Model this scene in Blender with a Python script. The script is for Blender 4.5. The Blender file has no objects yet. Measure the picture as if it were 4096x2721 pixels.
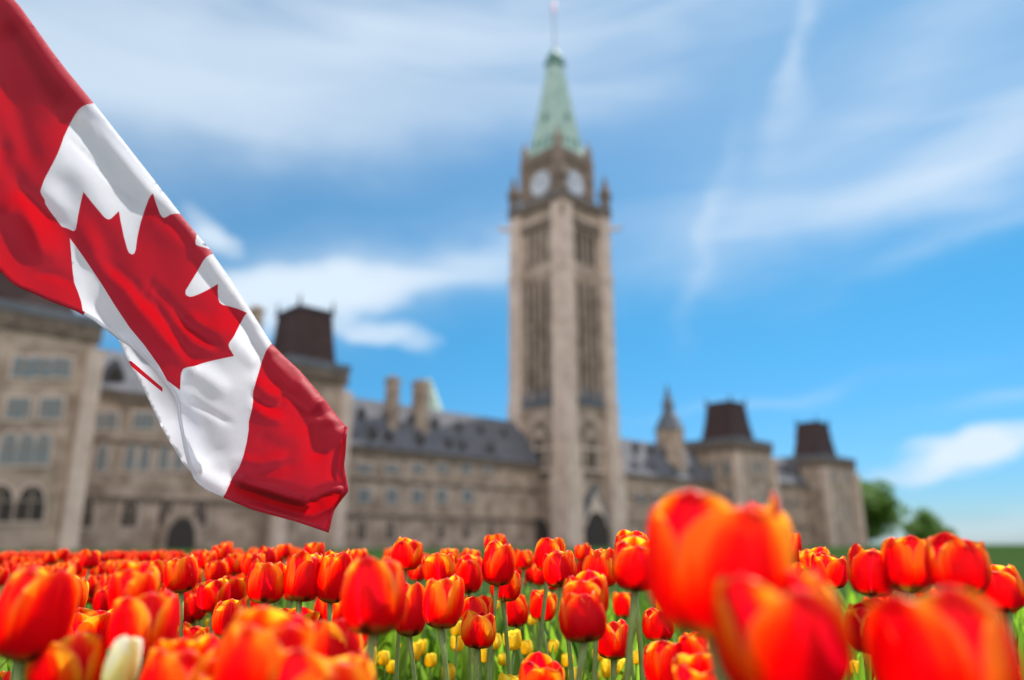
import bpy, bmesh, math, random
from mathutils import Vector, Matrix, noise
from mathutils.geometry import delaunay_2d_cdt
R = math.radians
random.seed(7)
SC = bpy.context.scene
COL = SC.collection

# ------------------------------------------------------------------ camera
F_PX, CX, CY, CAM_H = 3037.0, 2048.0, 1360.5, 0.50     # focal length in pixels of the 4096 px photo
PITCH = R(15.064)
cam = bpy.data.cameras.new('camera')
cam.sensor_width = 36.0
cam.lens = 36.0 * F_PX / 4096.0
cam.clip_start, cam.clip_end = 0.02, 6000
cam.dof.use_dof = True
cam.dof.focus_distance = 1.36
cam.dof.aperture_fstop = (cam.lens / 1000.0) / 0.0183
cam.dof.aperture_blades = 0
co = bpy.data.objects.new('camera', cam)
COL.objects.link(co)
co.location = (0, 0, CAM_H)
co.rotation_euler = (R(90) + PITCH, 0, 0)
SC.camera = co
SP, CP = math.sin(PITCH), math.cos(PITCH)


def ray(px, py):
    a, b = (px - CX) / F_PX, -(py - CY) / F_PX
    return Vector((a, CP - b * SP, SP + b * CP))


def at_y(px, py, y):
    r = ray(px, py)
    return Vector((0, 0, CAM_H)) + r * (y / r.y)


# ------------------------------------------------------------------ light
SUN_DIR = Vector((0.34, 0.50, 0.78)).normalized()      # towards the sun
sun = bpy.data.lights.new('sun', 'SUN')
sun.energy, sun.angle, sun.color = 4.9, R(0.6), (1.0, 0.95, 0.87)
so = bpy.data.objects.new('sun', sun)
COL.objects.link(so)
so.rotation_euler = SUN_DIR.to_track_quat('Z', 'Y').to_euler()

SC.view_settings.view_transform = 'Standard'
SC.view_settings.look = 'None'
SC.view_settings.exposure = 0.95
SC.view_settings.gamma = 1.0
SC.cycles.max_bounces = 10
SC.cycles.transmission_bounces = 6

# ------------------------------------------------------------------ sky
W = bpy.data.worlds.new('World')
SC.world = W
W.use_nodes = True
wt = W.node_tree
wt.nodes.clear()


def wn(kind, **kw):
    n = wt.nodes.new(kind)
    for k, v in kw.items():
        setattr(n, k, v)
    return n


def put(tree, sock, val):
    if hasattr(val, 'is_output') or isinstance(val, bpy.types.NodeSocket):
        tree.links.new(val, sock)
    else:
        sock.default_value = val


def wm(op, a, b=0.0, c=0.0, clamp=False):
    n = wn('ShaderNodeMath', operation=op, use_clamp=clamp)
    put(wt, n.inputs[0], a)
    put(wt, n.inputs[1], b)
    put(wt, n.inputs[2], c)
    return n.outputs[0]


out = wn('ShaderNodeOutputWorld')
bg = wn('ShaderNodeBackground')
wt.links.new(bg.outputs[0], out.inputs[0])
bg.inputs['Strength'].default_value = 0.12
sky = wn('ShaderNodeTexSky', sky_type='NISHITA', sun_disc=False)
sky.sun_elevation = math.asin(SUN_DIR.z)
sky.sun_rotation = math.atan2(SUN_DIR.x, SUN_DIR.y)
sky.air_density, sky.dust_density, sky.ozone_density = 1.1, 0.3, 2.0
tc = wn('ShaderNodeTexCoord')
sep = wn('ShaderNodeSeparateXYZ')
wt.links.new(tc.outputs['Generated'], sep.inputs[0])
AZ = wm('ARCTAN2', sep.outputs[0], sep.outputs[1])
EL = wm('ARCSINE', sep.outputs[2])
# soft wandering of the cloud field
comb = wn('ShaderNodeCombineXYZ')
put(wt, comb.inputs[0], wm('MULTIPLY', AZ, 1.0))
put(wt, comb.inputs[1], wm('MULTIPLY', EL, 1.6))
nz_w = wn('ShaderNodeTexNoise', noise_dimensions='3D')
nz_w.inputs['Scale'].default_value = 5.0
nz_w.inputs['Detail'].default_value = 3.0
wt.links.new(comb.outputs[0], nz_w.inputs['Vector'])
swc = wn('ShaderNodeSeparateColor')
wt.links.new(nz_w.outputs['Color'], swc.inputs[0])
AZW = wm('ADD', AZ, wm('MULTIPLY', wm('SUBTRACT', swc.outputs[0], 0.5), 0.14))
ELW = wm('ADD', EL, wm('MULTIPLY', wm('SUBTRACT', swc.outputs[1], 0.5), 0.10))
# wispy (stretched along the cirrus direction) and puffy noise
mp = wn('ShaderNodeMapping')
mp.inputs['Rotation'].default_value = (0, 0, R(-16))
mp.inputs['Scale'].default_value = (2.2, 8.5, 1.0)
wt.links.new(comb.outputs[0], mp.inputs[0])
nz_c = wn('ShaderNodeTexNoise')
nz_c.inputs['Scale'].default_value = 1.5
nz_c.inputs['Detail'].default_value = 3.0
nz_c.inputs['Roughness'].default_value = 0.42
nz_c.inputs['Distortion'].default_value = 0.7
wt.links.new(mp.outputs[0], nz_c.inputs['Vector'])
nz_p = wn('ShaderNodeTexNoise')
nz_p.inputs['Scale'].default_value = 11.0
nz_p.inputs['Detail'].default_value = 6.0
nz_p.inputs['Roughness'].default_value = 0.55
wt.links.new(comb.outputs[0], nz_p.inputs['Vector'])


def cloud(px, py, hx, hy, ang, strength, noisy, soft=1.0):
    """one cloud bank given by its bearing and elevation; hx, hy half sizes and ang in degrees of the sky"""
    d = ray(px * 4096 / 2360, py * 4096 / 2360).normalized()
    a0, e0 = math.atan2(d.x, d.y), math.asin(d.z)
    ca, sa = math.cos(R(ang)), math.sin(R(ang))
    dx = wm('MULTIPLY', wm('SUBTRACT', AZW, a0), math.cos(e0))
    dy = wm('SUBTRACT', ELW, e0)
    u = wm('DIVIDE', wm('ADD', wm('MULTIPLY', dx, ca), wm('MULTIPLY', dy, sa)), R(hx))
    v = wm('DIVIDE', wm('SUBTRACT', wm('MULTIPLY', dy, ca), wm('MULTIPLY', dx, sa)), R(hy))
    r2 = wm('ADD', wm('MULTIPLY', u, u), wm('MULTIPLY', v, v))
    g = wm('EXPONENT', wm('MULTIPLY', r2, -soft))
    if noisy == 'wisp':
        g = wm('MULTIPLY', g, wm('ADD', wm('MULTIPLY', nz_c.outputs[0], 1.5), -0.08))
    elif noisy == 'puff':
        g = wm('SUBTRACT', wm('MULTIPLY', g, 1.55), wm('MULTIPLY', nz_p.outputs[0], 0.95))
        g = wm('SMOOTH_MIN', wm('MAXIMUM', g, 0.0), 1.0, 0.3)
    return wm('MULTIPLY', wm('MAXIMUM', g, 0.0), strength)


banks = [
    cloud(1300, 170, 34, 8, 2, 0.17, None), cloud(2000, 300, 22, 7, 8, 0.15, None), cloud(760, 640, 13, 3.6, 8, 0.35, None),
    cloud(560, 150, 20, 5.2, 4, 0.5, 'wisp'), cloud(500, 150, 22, 5.5, 4, 0.42, None), cloud(150, 130, 9, 7, -10, 0.4, None),
    cloud(900, 40, 16, 3.5, 6, 0.7, 'wisp'), cloud(1500, 40, 14, 2.6, 4, 0.45, 'wisp'), cloud(420, 215, 12, 2.2, 3, 0.5, None),
    cloud(1250, 230, 12, 2.4, 8, 0.35, 'wisp'), cloud(2150, 120, 13, 3.2, 24, 0.45, 'wisp'),
    cloud(2050, 390, 16, 3.0, 12, 0.75, 'wisp'), cloud(2300, 360, 9, 3.0, 8, 0.6, 'wisp'),
    cloud(1850, 90, 6.5, 0.75, 72, 0.6, 'wisp'), cloud(1650, 520, 6.0, 0.8, 70, 0.35, 'wisp'),
    cloud(2250, 530, 8, 0.8, 14, 0.3, 'wisp'),
    cloud(760, 660, 8.5, 2.3, 8, 1.25, 'puff', 1.0), cloud(560, 690, 5.0, 2.6, 0, 1.0, 'puff', 1.0),
    cloud(1000, 600, 8.5, 2.0, 12, 1.0, 'wisp'), cloud(900, 640, 8, 1.5, 10, 0.45, None), cloud(870, 760, 4, 1.1, -20, 0.8, 'puff'),
    cloud(490, 510, 2.6, 1.3, -35, 0.95, 'puff'), cloud(40, 640, 5, 2.4, 0, 1.1, None), cloud(1120, 640, 4, 1.4, 0, 0.5, 'wisp'),
    cloud(2240, 1030, 5.4, 1.0, 6, 1.15, 'puff', 1.0), cloud(2100, 1065, 4.0, 0.8, 14, 0.65, 'puff'),
    cloud(2250, 1200, 9, 1.3, 0, 0.4, None), cloud(1800, 920, 9, 0.5, 6, 0.22, 'wisp'), cloud(2330, 930, 4, 0.5, 6, 0.25, 'wisp'),
]
tot = banks[0]
for b in banks[1:]:
    # screen blend keeps every bank inside 0..1
    tot = wm('SUBTRACT', wm('ADD', tot, b), wm('MULTIPLY', wm('MINIMUM', tot, 1.0), wm('MINIMUM', b, 1.0)))
mask = wm('MULTIPLY', wm('MINIMUM', tot, 1.0), 0.93)
hs = wn('ShaderNodeHueSaturation')
hs.inputs['Hue'].default_value = 0.478
hs.inputs['Saturation'].default_value = 1.22
hs.inputs['Value'].default_value = 1.08
wt.links.new(sky.outputs[0], hs.inputs['Color'])
mx = wn('ShaderNodeMix', data_type='RGBA')
put(wt, mx.inputs[0], mask)
hz = wn('ShaderNodeMapRange', interpolation_type='SMOOTHSTEP')
put(wt, hz.inputs[0], EL); hz.inputs[1].default_value = 0.0; hz.inputs[2].default_value = 0.34; hz.inputs[3].default_value = 1.0; hz.inputs[4].default_value = 0.0
tint = wn('ShaderNodeMix', data_type='RGBA', blend_type='MULTIPLY')
put(wt, tint.inputs[0], hz.outputs[0]); wt.links.new(hs.outputs[0], tint.inputs[6]); tint.inputs[7].default_value = (1.08, 0.84, 1.05, 1)
deep = wn('ShaderNodeMix', data_type='RGBA', blend_type='MULTIPLY')
deep.inputs[0].default_value = 1.0; wt.links.new(tint.outputs[2], deep.inputs[6]); deep.inputs[7].default_value = (0.150, 0.345, 0.450, 1)
wt.links.new(deep.outputs[2], mx.inputs[6])
mx.inputs[7].default_value = (3.45, 3.95, 4.45, 1)
# bright cloud added out of view behind the viewer, as front fill light
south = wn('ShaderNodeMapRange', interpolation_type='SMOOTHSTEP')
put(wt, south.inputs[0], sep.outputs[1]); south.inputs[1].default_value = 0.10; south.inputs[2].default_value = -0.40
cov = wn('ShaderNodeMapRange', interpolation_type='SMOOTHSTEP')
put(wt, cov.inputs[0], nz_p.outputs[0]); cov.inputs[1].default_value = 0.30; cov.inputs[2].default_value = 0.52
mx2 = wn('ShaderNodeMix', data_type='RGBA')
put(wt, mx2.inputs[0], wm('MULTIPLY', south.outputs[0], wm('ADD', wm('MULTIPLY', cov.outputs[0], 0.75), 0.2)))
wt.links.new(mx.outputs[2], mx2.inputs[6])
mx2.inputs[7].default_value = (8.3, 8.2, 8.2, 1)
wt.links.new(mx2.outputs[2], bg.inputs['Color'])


# ------------------------------------------------------------------ helpers
def mat(name, color, rough=0.8, spec=0.3, bump=0.0, bscale=20.0, var=0.0, vscale=3.0, col2=None, metal=0.0):
    m = bpy.data.materials.new(name)
    m.use_nodes = True
    t = m.node_tree
    p = t.nodes['Principled BSDF']
    p.inputs['Roughness'].default_value = rough
    p.inputs['Specular IOR Level'].default_value = spec
    p.inputs['Metallic'].default_value = metal
    c4 = (*color, 1)
    p.inputs['Base Color'].default_value = c4
    if var or col2:
        tx = t.nodes.new('ShaderNodeTexCoord')
        nz = t.nodes.new('ShaderNodeTexNoise')
        nz.inputs['Scale'].default_value = vscale
        nz.inputs['Detail'].default_value = 6
        t.links.new(tx.outputs['Object'], nz.inputs['Vector'])
        rp = t.nodes.new('ShaderNodeValToRGB')
        c2 = col2 or tuple(x * (1 - var) for x in color)
        rp.color_ramp.elements[0].position, rp.color_ramp.elements[0].color = 0.35, (*c2, 1)
        rp.color_ramp.elements[1].position, rp.color_ramp.elements[1].color = 0.65, c4
        t.links.new(nz.outputs[0], rp.inputs[0])
        t.links.new(rp.outputs[0], p.inputs['Base Color'])
    if bump:
        tx2 = t.nodes.new('ShaderNodeTexCoord')
        n2 = t.nodes.new('ShaderNodeTexNoise')
        n2.inputs['Scale'].default_value = bscale
        n2.inputs['Detail'].default_value = 5
        t.links.new(tx2.outputs['Object'], n2.inputs['Vector'])
        bp = t.nodes.new('ShaderNodeBump')
        bp.inputs['Strength'].default_value = bump
        t.links.new(n2.outputs[0], bp.inputs['Height'])
        t.links.new(bp.outputs[0], p.inputs['Normal'])
    return m


def link(o, parent=None):
    COL.objects.link(o)
    if parent is not None:
        o.parent = parent
    return o


def tag(o, label=None, cat=None, group=None, kind=None):
    if label: o['label'] = label
    if cat: o['category'] = cat
    if group: o['group'] = group
    if kind: o['kind'] = kind
    return o


def empty(name, loc, rz=0.0):
    o = bpy.data.objects.new(name, None)
    o.empty_display_size = 0.05
    link(o)
    o.location = loc
    o.rotation_euler = (0, 0, rz)
    return o


def mesh_obj(name, verts, faces, mats, parent=None, midx=None, smooth=False, uv=None):
    me = bpy.data.meshes.new(name)
    me.from_pydata([tuple(v) for v in verts], [], faces)
    for m in (mats if isinstance(mats, (list, tuple)) else [mats]):
        me.materials.append(m)
    if midx:
        me.polygons.foreach_set('material_index', midx)
    if smooth:
        me.polygons.foreach_set('use_smooth', [True] * len(me.polygons))
    if uv:
        l = me.uv_layers.new(name='UVMap')
        for lp in me.loops:
            l.data[lp.index].uv = uv[lp.vertex_index]
    me.update()
    return link(bpy.data.objects.new(name, me), parent)


class MB:
    def __init__(s):
        s.v, s.f = [], []

    def quadloop(s, loops, cap=True):
        """loft between rings of equal length"""
        n = len(loops[0])
        b = len(s.v)
        for l in loops:
            s.v += [tuple(p) for p in l]
        for i in range(len(loops) - 1):
            for j in range(n):
                k = (j + 1) % n
                s.f.append((b + i * n + j, b + i * n + k, b + (i + 1) * n + k, b + (i + 1) * n + j))
        if cap:
            s.f.append(tuple(b + j for j in range(n))[::-1])
            e = b + (len(loops) - 1) * n
            s.f.append(tuple(e + j for j in range(n)))
        return s

    def box(s, x0, x1, y0, y1, z0, z1, tx=0.0, ty=0.0):
        """box whose top can be drawn in by tx, ty on each side"""
        a = [(x0, y0, z0), (x1, y0, z0), (x1, y1, z0), (x0, y1, z0)]
        c = [(x0 + tx, y0 + ty, z1), (x1 - tx, y0 + ty, z1), (x1 - tx, y1 - ty, z1), (x0 + tx, y1 - ty, z1)]
        return s.quadloop([a, c])

    def cone(s, x, y, rings, n=8, rot=0.0):
        return s.quadloop([[(x + r * math.cos(rot + 2 * math.pi * i / n), y + r * math.sin(rot + 2 * math.pi * i / n), z)
                            for i in range(n)] for r, z in rings])

    def prism(s, pts, d0, d1, axis='y', off=0.0):
        """outline in the wall's plane (along, z) pushed from d0 to d1 across it"""
        if axis == 'y':
            a = [(u, d0, z) for u, z in pts]; c = [(u, d1, z) for u, z in pts]
        else:
            a = [(d0, u, z) for u, z in pts]; c = [(d1, u, z) for u, z in pts]
        return s.quadloop([a, c])

    def build(s, name, m, parent=None, smooth=False):
        o = mesh_obj(name, s.v, s.f, m, parent, smooth=smooth)
        bm = bmesh.new(); bm.from_mesh(o.data)
        bmesh.ops.recalc_face_normals(bm, faces=bm.faces)
        bm.to_mesh(o.data); bm.free()
        return o


def arch(w, z0, z1, pointed=True, n=7):
    """outline of a pointed or flat opening, centred on 0"""
    h = w / 2
    if not pointed:
        return [(-h, z0), (h, z0), (h, z1), (-h, z1)]
    rise = min(w * 0.85, (z1 - z0) * 0.7)
    zs = z1 - rise
    p = [(-h, z0), (h, z0)]
    for i in range(n + 1):
        t = i / n
        p.append((h * (1 - t ** 1.7), zs + rise * math.sin(t * math.pi / 2) ** 1.0))
    for i in range(n - 1, -1, -1):
        t = i / n
        p.append((-h * (1 - t ** 1.7), zs + rise * math.sin(t * math.pi / 2) ** 1.0))
    return p


# ------------------------------------------------------------------ materials of the setting
M = {}
M['lawn'] = mat('lawn', (0.03, 0.06, 0.018), 1.0, 0.0, 0.6, 30, 0.4, 0.7)
M['soil'] = mat('soil', (0.055, 0.035, 0.024), 0.95, 0.1, 1.0, 60, 0.5, 18)
M['stone'] = mat('stone', (0.44, 0.34, 0.275), 0.9, 0.15, 0.6, 4, col2=(0.22, 0.16, 0.122), vscale=.45)
M['pale_stone'] = mat('pale_stone', (0.58, 0.455, 0.385), 0.9, 0.15, 0.4, 4, col2=(0.44, 0.335, 0.28), vscale=0.5)
M['dark_stone'] = mat('dark_stone', (0.19, 0.145, 0.115), 0.9, 0.15, 0.4, 4, 0.35, 0.8)
M['clock_stone'] = mat('clock_stone', (0.27, 0.205, 0.165), 0.9, 0.15, 0.5, 4, 0.4, 0.6)
M['slate'] = mat('slate', (0.13, 0.132, 0.15), 0.95, 0.08, 0.4, 3, 0.25, 0.6)
M['rust_roof'] = mat('rust_roof', (0.06, 0.034, 0.032), 0.8, 0.25, 0.4, 3, 0.3, 0.6)
M['lead'] = mat('lead', (0.12, 0.13, 0.15), 0.6, 0.4, 0.2, 3, 0.3, 1.0)
M['copper'] = mat('copper', (0.37, 0.47, 0.42), 0.75, 0.2, 0.3, 2, col2=(0.24, 0.36, 0.31), vscale=0.7)
M['copper_dark'] = mat('copper_dark', (0.09, 0.19, 0.16), 0.75, 0.3)
M['glass'] = mat('glass', (0.12, 0.155, 0.175), 0.3, 0.4)
M['opening'] = mat('opening', (0.05, 0.042, 0.038), 0.9, 0.1)
M['clock_white'] = mat('clock_white', (0.48, 0.50, 0.55), 0.4, 0.4)
M['iron'] = mat('iron', (0.03, 0.03, 0.035), 0.6, 0.4)

# ------------------------------------------------------------------ ground
g = MB()
S = 3000.0
mesh_obj('lawn', [(-S, -60, 0), (S, -60, 0), (S, S, 0), (-S, S, 0)], [(0, 1, 2, 3)], M['lawn'])['kind'] = 'structure'
mesh_obj('flower_bed_soil', [(-4.5, -0.6, 0.004), (4.5, -0.6, 0.004), (4.5, 4.4, 0.004), (-4.5, 4.4, 0.004)], [(0, 1, 2, 3)], M['soil'])['kind'] = 'structure'

# ------------------------------------------------------------------ the big stone building and its clock tower
TH = R(44.0)
ORG = Vector((8.9, 131.0, 0.0))
DX, DY = Vector((math.cos(TH), math.sin(TH), 0)), Vector((-math.sin(TH), math.cos(TH), 0))


def on_wall(px, py, y):
    """pixel of the 2360 px wide view -> (x along the front, z) on the building's plane at depth y"""
    r = ray(px * 4096 / 2360, py * 4096 / 2360)
    k = (y + ORG.dot(DY)) / r.dot(DY)
    p = r * k - ORG
    return p.dot(DX), CAM_H + r.z * k


tower = empty('clock_tower', ORG, TH)
tag(tower, 'tall pale stone clock tower with a green copper spire', 'tower')
A = 6.65
m = MB()
m.box(-A + .7, A - .7, -A + .7, A - .7, 0, 60)
m.build('shaft', M['stone'], tower)
# corner buttresses, one object for each corner
for sx in (-1, 1):
    for sy in (-1, 1):
        m = MB()
        def cbox(half, size, z0, z1, t=0.0):
            x0, x1 = sorted((sx * half, sx * (half - size))); y0, y1 = sorted((sy * half, sy * (half - size)))
            m.box(x0, x1, y0, y1, z0, z1, t, t)
        cbox(A + .75, 3.7, 0, 12.0)
        cbox(A + .5, 3.3, 12.0, 15.8)
        cbox(A + .2, 2.9, 15.8, 24)
        cbox(A + .05, 2.9, 24, 46.5)
        cbox(A + .15, 3.2, 46.5, 47.6)
        cbox(A - .05, 2.7, 47.6, 59.0)
        m.build('buttress', M['pale_stone'], tower)
        m = MB()
        px_, py_ = sx * (A - .6), sy * (A - .6)
        m.cone(px_, py_, [(1.0, 60.6), (1.0, 63.2), (1.35, 63.4), (1.3, 63.9), (.75, 65.4), (.2, 67.6), (.05, 68.0)], 8, R(22.5))
        m.build('pinnacle', M['dark_stone'], tower)
# string courses and cornices
m = MB()
for z, o, h in ((12.0, .50, .5), (15.6, .35, .5), (22.6, .15, .5)):
    m.box(-A + .7 - o, A - .7 + o, -A + .7 - o, A - .7 + o, z, z + h)
m.build('string_course', M['pale_stone'], tower)
m = MB()
m.box(-A + .2, A - .2, -A + .2, A - .2, 55.2, 56.4)
m.box(-A - .15, A + .15, -A - .15, A + .15, 59.0, 60.2)
m.build('cornice', M['dark_stone'], tower)
m = MB()
m.box(-A - .25, A + .25, -A - .25, A + .25, 60.2, 60.65)
m.build('balcony', M['lead'], tower)
# openings of the four faces: axis, sign
def face(mb, pts, along, d0, d1, side):
    pts = [(u + along, z) for u, z in pts]
    if side == 'front': mb.prism(pts, -d0, -d1, 'y')
    elif side == 'back': mb.prism(pts, d0, d1, 'y')
    elif side == 'left': mb.prism(pts, -d0, -d1, 'x')
    else: mb.prism(pts, d0, d1, 'x')
F0 = A - .7
for side in ('front', 'left', 'right', 'back'):
    for u in (-2.15, -.8, .8, 2.15):                         # tall belfry lights
        m = MB(); face(m, arch(.85, 25.5, 45.0), u, F0 - .05, F0 + .06, side)
        m.build('louvre_opening', M['opening'], tower)
        m = MB(); face(m, arch(.8, 48.4, 55.0), u, F0 - .05, F0 + .06, side)
        m.build('louvre_opening', M['opening'] if side in ('front', 'right') else M['dark_stone'], tower)
    m = MB()
    for u in (-3.0, -1.48, 0.0, 1.48, 3.0):
        face(m, arch(.45, 24, 46.2, False), u, F0 - .02, F0 + .45, side)
    for z in (30.5, 37.0):
        face(m, arch(5.2, z, z + .35, False), 0, F0 - .02, F0 + .2, side)
    m.build('mullion', M['stone'], tower)
    m = MB()
    for u in (-2.3, .0, 2.3):
        face(m, [(-.8, 22.9), (.8, 22.9), (.8, 24.0), (0, 26.2), (-.8, 24.0)], u, F0 + .1, F0 + .75, side)
    m.build('gablet', M['lead'], tower)
    m = MB(); face(m, arch(4.6, 11.0, 20.6), 0, F0 - .02, F0 + .12, side); m.build('blind_arch', M['dark_stone'], tower)
    m = MB(); face(m, arch(3.5, 12.6, 19.4), 0, F0 + .0, F0 + .22, side); m.build('arch_panel', M['stone'], tower)
    m = MB(); face(m, arch(1.7, 12.6, 17.6), 0, F0 + .0, F0 + .30, side); m.build('arch_window', M['opening'], tower)
    w_, t_ = (6.0, 5.6) if side == 'front' else (4.2, 4.6)
    if side == 'front':
        m = MB(); face(m, [(-4.2, 3.2), (4.2, 3.2), (0, 10.2)], 0, F0 - .02, F0 + .9, side); m.build('portal_gable', M['lead'], tower)
        m = MB(); face(m, [(-3.3, 3.2), (3.3, 3.2), (0, 8.9)], 0, F0 - .02, F0 + .98, side); m.build('gable_panel', M['pale_stone'], tower)
    m = MB(); face(m, arch(w_, 0, t_), 0, F0 - .02, F0 + 1.06, side); m.build('portal', M['opening'], tower)
    m = MB()                                                  # gargoyle on the corner
    s_ = {'front': (1, -1), 'left': (-1, -1), 'right': (1, 1), 'back': (-1, 1)}[side]
    px_, py_ = s_[0] * A, s_[1] * A
    dx_, dy_ = s_[0] * .7071, s_[1] * .7071
    m.quadloop([[(px_ + dx_ * d - dy_ * w + 0, py_ + dy_ * d + dx_ * w, 57 + hz + d * .12) for w, hz in ((-q, -q), (q, -q), (q, q), (-q, q))] for d, q in ((-.5, .35), (1.2, .28), (2.2, .2))])
    m.build('gargoyle', M['pale_stone'], tower)
# clock stage
B = 4.35
OX = -0.6
m = MB(); m.box(OX - B, OX + B, -B, B, 60.65, 68.4); m.build('clock_stage', M['clock_stone'], tower)
for sx in (-1, 1):
    for sy in (-1, 1):
        m = MB(); cx_, cy_ = OX + sx * (B - .1), sy * (B - .1)
        m.box(cx_ - .7, cx_ + .7, cy_ - .7, cy_ + .7, 60.65, 70.6)
        m.cone(cx_, cy_, [(.75, 70.6), (.8, 72.6), (.5, 73.2), (.05, 75.0)], 8, R(22.5))
        m.build('corner_pier', M['clock_stone'], tower)
m = MB(); m.box(OX - B - .35, OX + B + .35, -B - .35, B + .35, 68.4, 70.9); m.build('cornice', M['dark_stone'], tower)
for side in ('front', 'left', 'right', 'back'):
    n = 40
    mB = MB(); mR = MB(); mH = MB()
    circ = lambda r: [(r * math.cos(2 * math.pi * i / n), 64.6 + r * math.sin(2 * math.pi * i / n)) for i in range(n)]
    off = OX if side in ('front', 'back') else 0
    bx = {'front': B, 'back': B, 'left': B - OX, 'right': B + OX}[side]
    face(mR, circ(2.75), off, bx, bx + .12, side)
    ring = mR.build('clock_surround', M['dark_stone'], tower)
    face(mB, circ(2.45), off, bx + .1, bx + .2, side)
    dial = mB.build('clock_face', M['clock_white'], tower)
    for k in range(12 if side in ('front', 'left') else 0):
        mH = MB(); t = 2 * math.pi * k / 12
        c, s = math.cos(t), math.sin(t)
        face(mH, [(c * 1.75 - s * .1, 64.6 + s * 1.75 + c * .1), (c * 2.25 - s * .1, 64.6 + s * 2.25 + c * .1),
                  (c * 2.25 + s * .1, 64.6 + s * 2.25 - c * .1), (c * 1.75 + s * .1, 64.6 + s * 1.75 - c * .1)], off, bx + .15, bx + .23, side)
        mH.build('hour_mark', M['iron'], dial)
    for t, l, w in ((R(35), 1.2, .16), (R(140), 1.9, .12)):
        h = MB(); c, s = math.cos(t), math.sin(t)
        face(h, [(-c * .3 - s * w, 64.6 - s * .3 + c * w), (c * l - s * w * .4, 64.6 + s * l + c * w * .4),
                 (c * l + s * w * .4, 64.6 + s * l - c * w * .4), (-c * .3 + s * w, 64.6 - s * .3 - c * w)], off, bx + .24, bx + .3, side)
        h.build('clock_hand', M['iron'], dial)
# spire
SB = 4.25
m = MB()
sq = lambda h, z: [(OX - h, -h, z), (OX + h, -h, z), (OX + h, h, z), (OX - h, h, z)]
m.quadloop([sq(SB, 70.9), sq(3.45, 74.2), sq(2.3, 82), sq(1.1, 92.0)])
spire = m.build('spire', M['copper'], tower)
for side in ('front', 'left', 'right', 'back'):
    for zc, us, hh in ((73.2, (-1.9, 0, 1.9), 3.6), (79.0, (0,), 2.75)):
        for u in us:
            m = MB(); offx = u + (OX if side in ('front', 'back') else 0)
            base = hh + (-OX if side == 'left' else OX if side == 'right' else 0)
            face(m, [(-.42, zc - .6), (.42, zc - .6), (.42, zc + .35), (0, zc + 1.2), (-.42, zc + .35)], offx, base - .9, base + .28, side)
            m.build('spire_dormer', M['copper_dark'], spire)
m = MB()
m.quadloop([sq(1.5, 91.6), sq(1.55, 92.3), sq(1.2, 92.5), sq(1.15, 93.6), sq(.15, 95.6)])
m.build('lantern', M['copper_dark'], tower)
m = MB(); m.cone(OX, 0, [(.14, 95.3), (.08, 105.2)], 8); m.cone(OX, 0, [(.02, 105.15), (.22, 105.3), (.22, 105.5), (.02, 105.65)], 8)
m.build('flagpole', M['lead'], tower)

M['flag_red'] = mat('flag_red', (0.62, 0.02, 0.03), 0.6, 0.3)
M['flag_white'] = mat('flag_white', (0.8, 0.8, 0.8), 0.6, 0.3)
fl = empty('tower_flag', ORG + DX * (OX - .1) + Vector((0, 0, 103.0)), TH)
tag(fl, 'tiny red and white flag flying from the very top of the clock tower', 'flag')
for nm, u0, u1, mm in (('red_band', 0.15, 0.9, 'flag_red'), ('white_band', 0.9, 2.1, 'flag_white'), ('red_band', 2.1, 2.9, 'flag_red')):
    v, f = [], []
    for i in range(7):
        u = u0 + (u1 - u0) * i / 6
        for zz in (0, 1.0, 1.9):
            v.append((-u * .95, -u * .95 + .35 * math.sin(u * 2.6 + zz * .5), zz * 1.5 - u * .18 - .6))
    for i in range(6):
        for j in range(2):
            f.append((i * 3 + j, i * 3 + j + 1, i * 3 + j + 4, i * 3 + j + 3))
    mesh_obj(nm, v, f, M[mm], fl, smooth=True)

# ---- long building behind
par = empty('parliament_building', ORG, TH)
tag(par, 'long sandstone gothic building with slate roofs and square mansard pavilions', 'building')


def wing(x0, x1, y, eave, ridge, dy, nm='wall'):
    MB().box(x0, x1, y, y + 2 * dy, 0, eave).build(nm, M['stone'], par)
    m = MB()
    m.box(x0, x1, y - .35, y, eave - 1.0, eave)
    m.box(x0, x1, y - .22, y, eave * .66, eave * .66 + .4)
    m.box(x0, x1, y - .3, y, eave * .30, eave * .30 + .45)
    m.build('string_course', M['dark_stone'], par)
    m = MB()
    m.prism([(y - .6, eave + .02), (y + 2 * dy + .6, eave + .02), (y + dy + .3, ridge), (y + dy - .3, ridge)], x0, x1, 'x')
    m.build('slate_roof', M['slate'], par)


wing(-46, -5.5, 0, 13.2, 20.9, 5.5)
wing(5.5, 48, 0, 13.2, 20.8, 5.5)
wing(-75, -53, -2, 16.2, 21.6, 5.0)
wing(61, 89, -1, 14.6, 21.4, 5.0)


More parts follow.
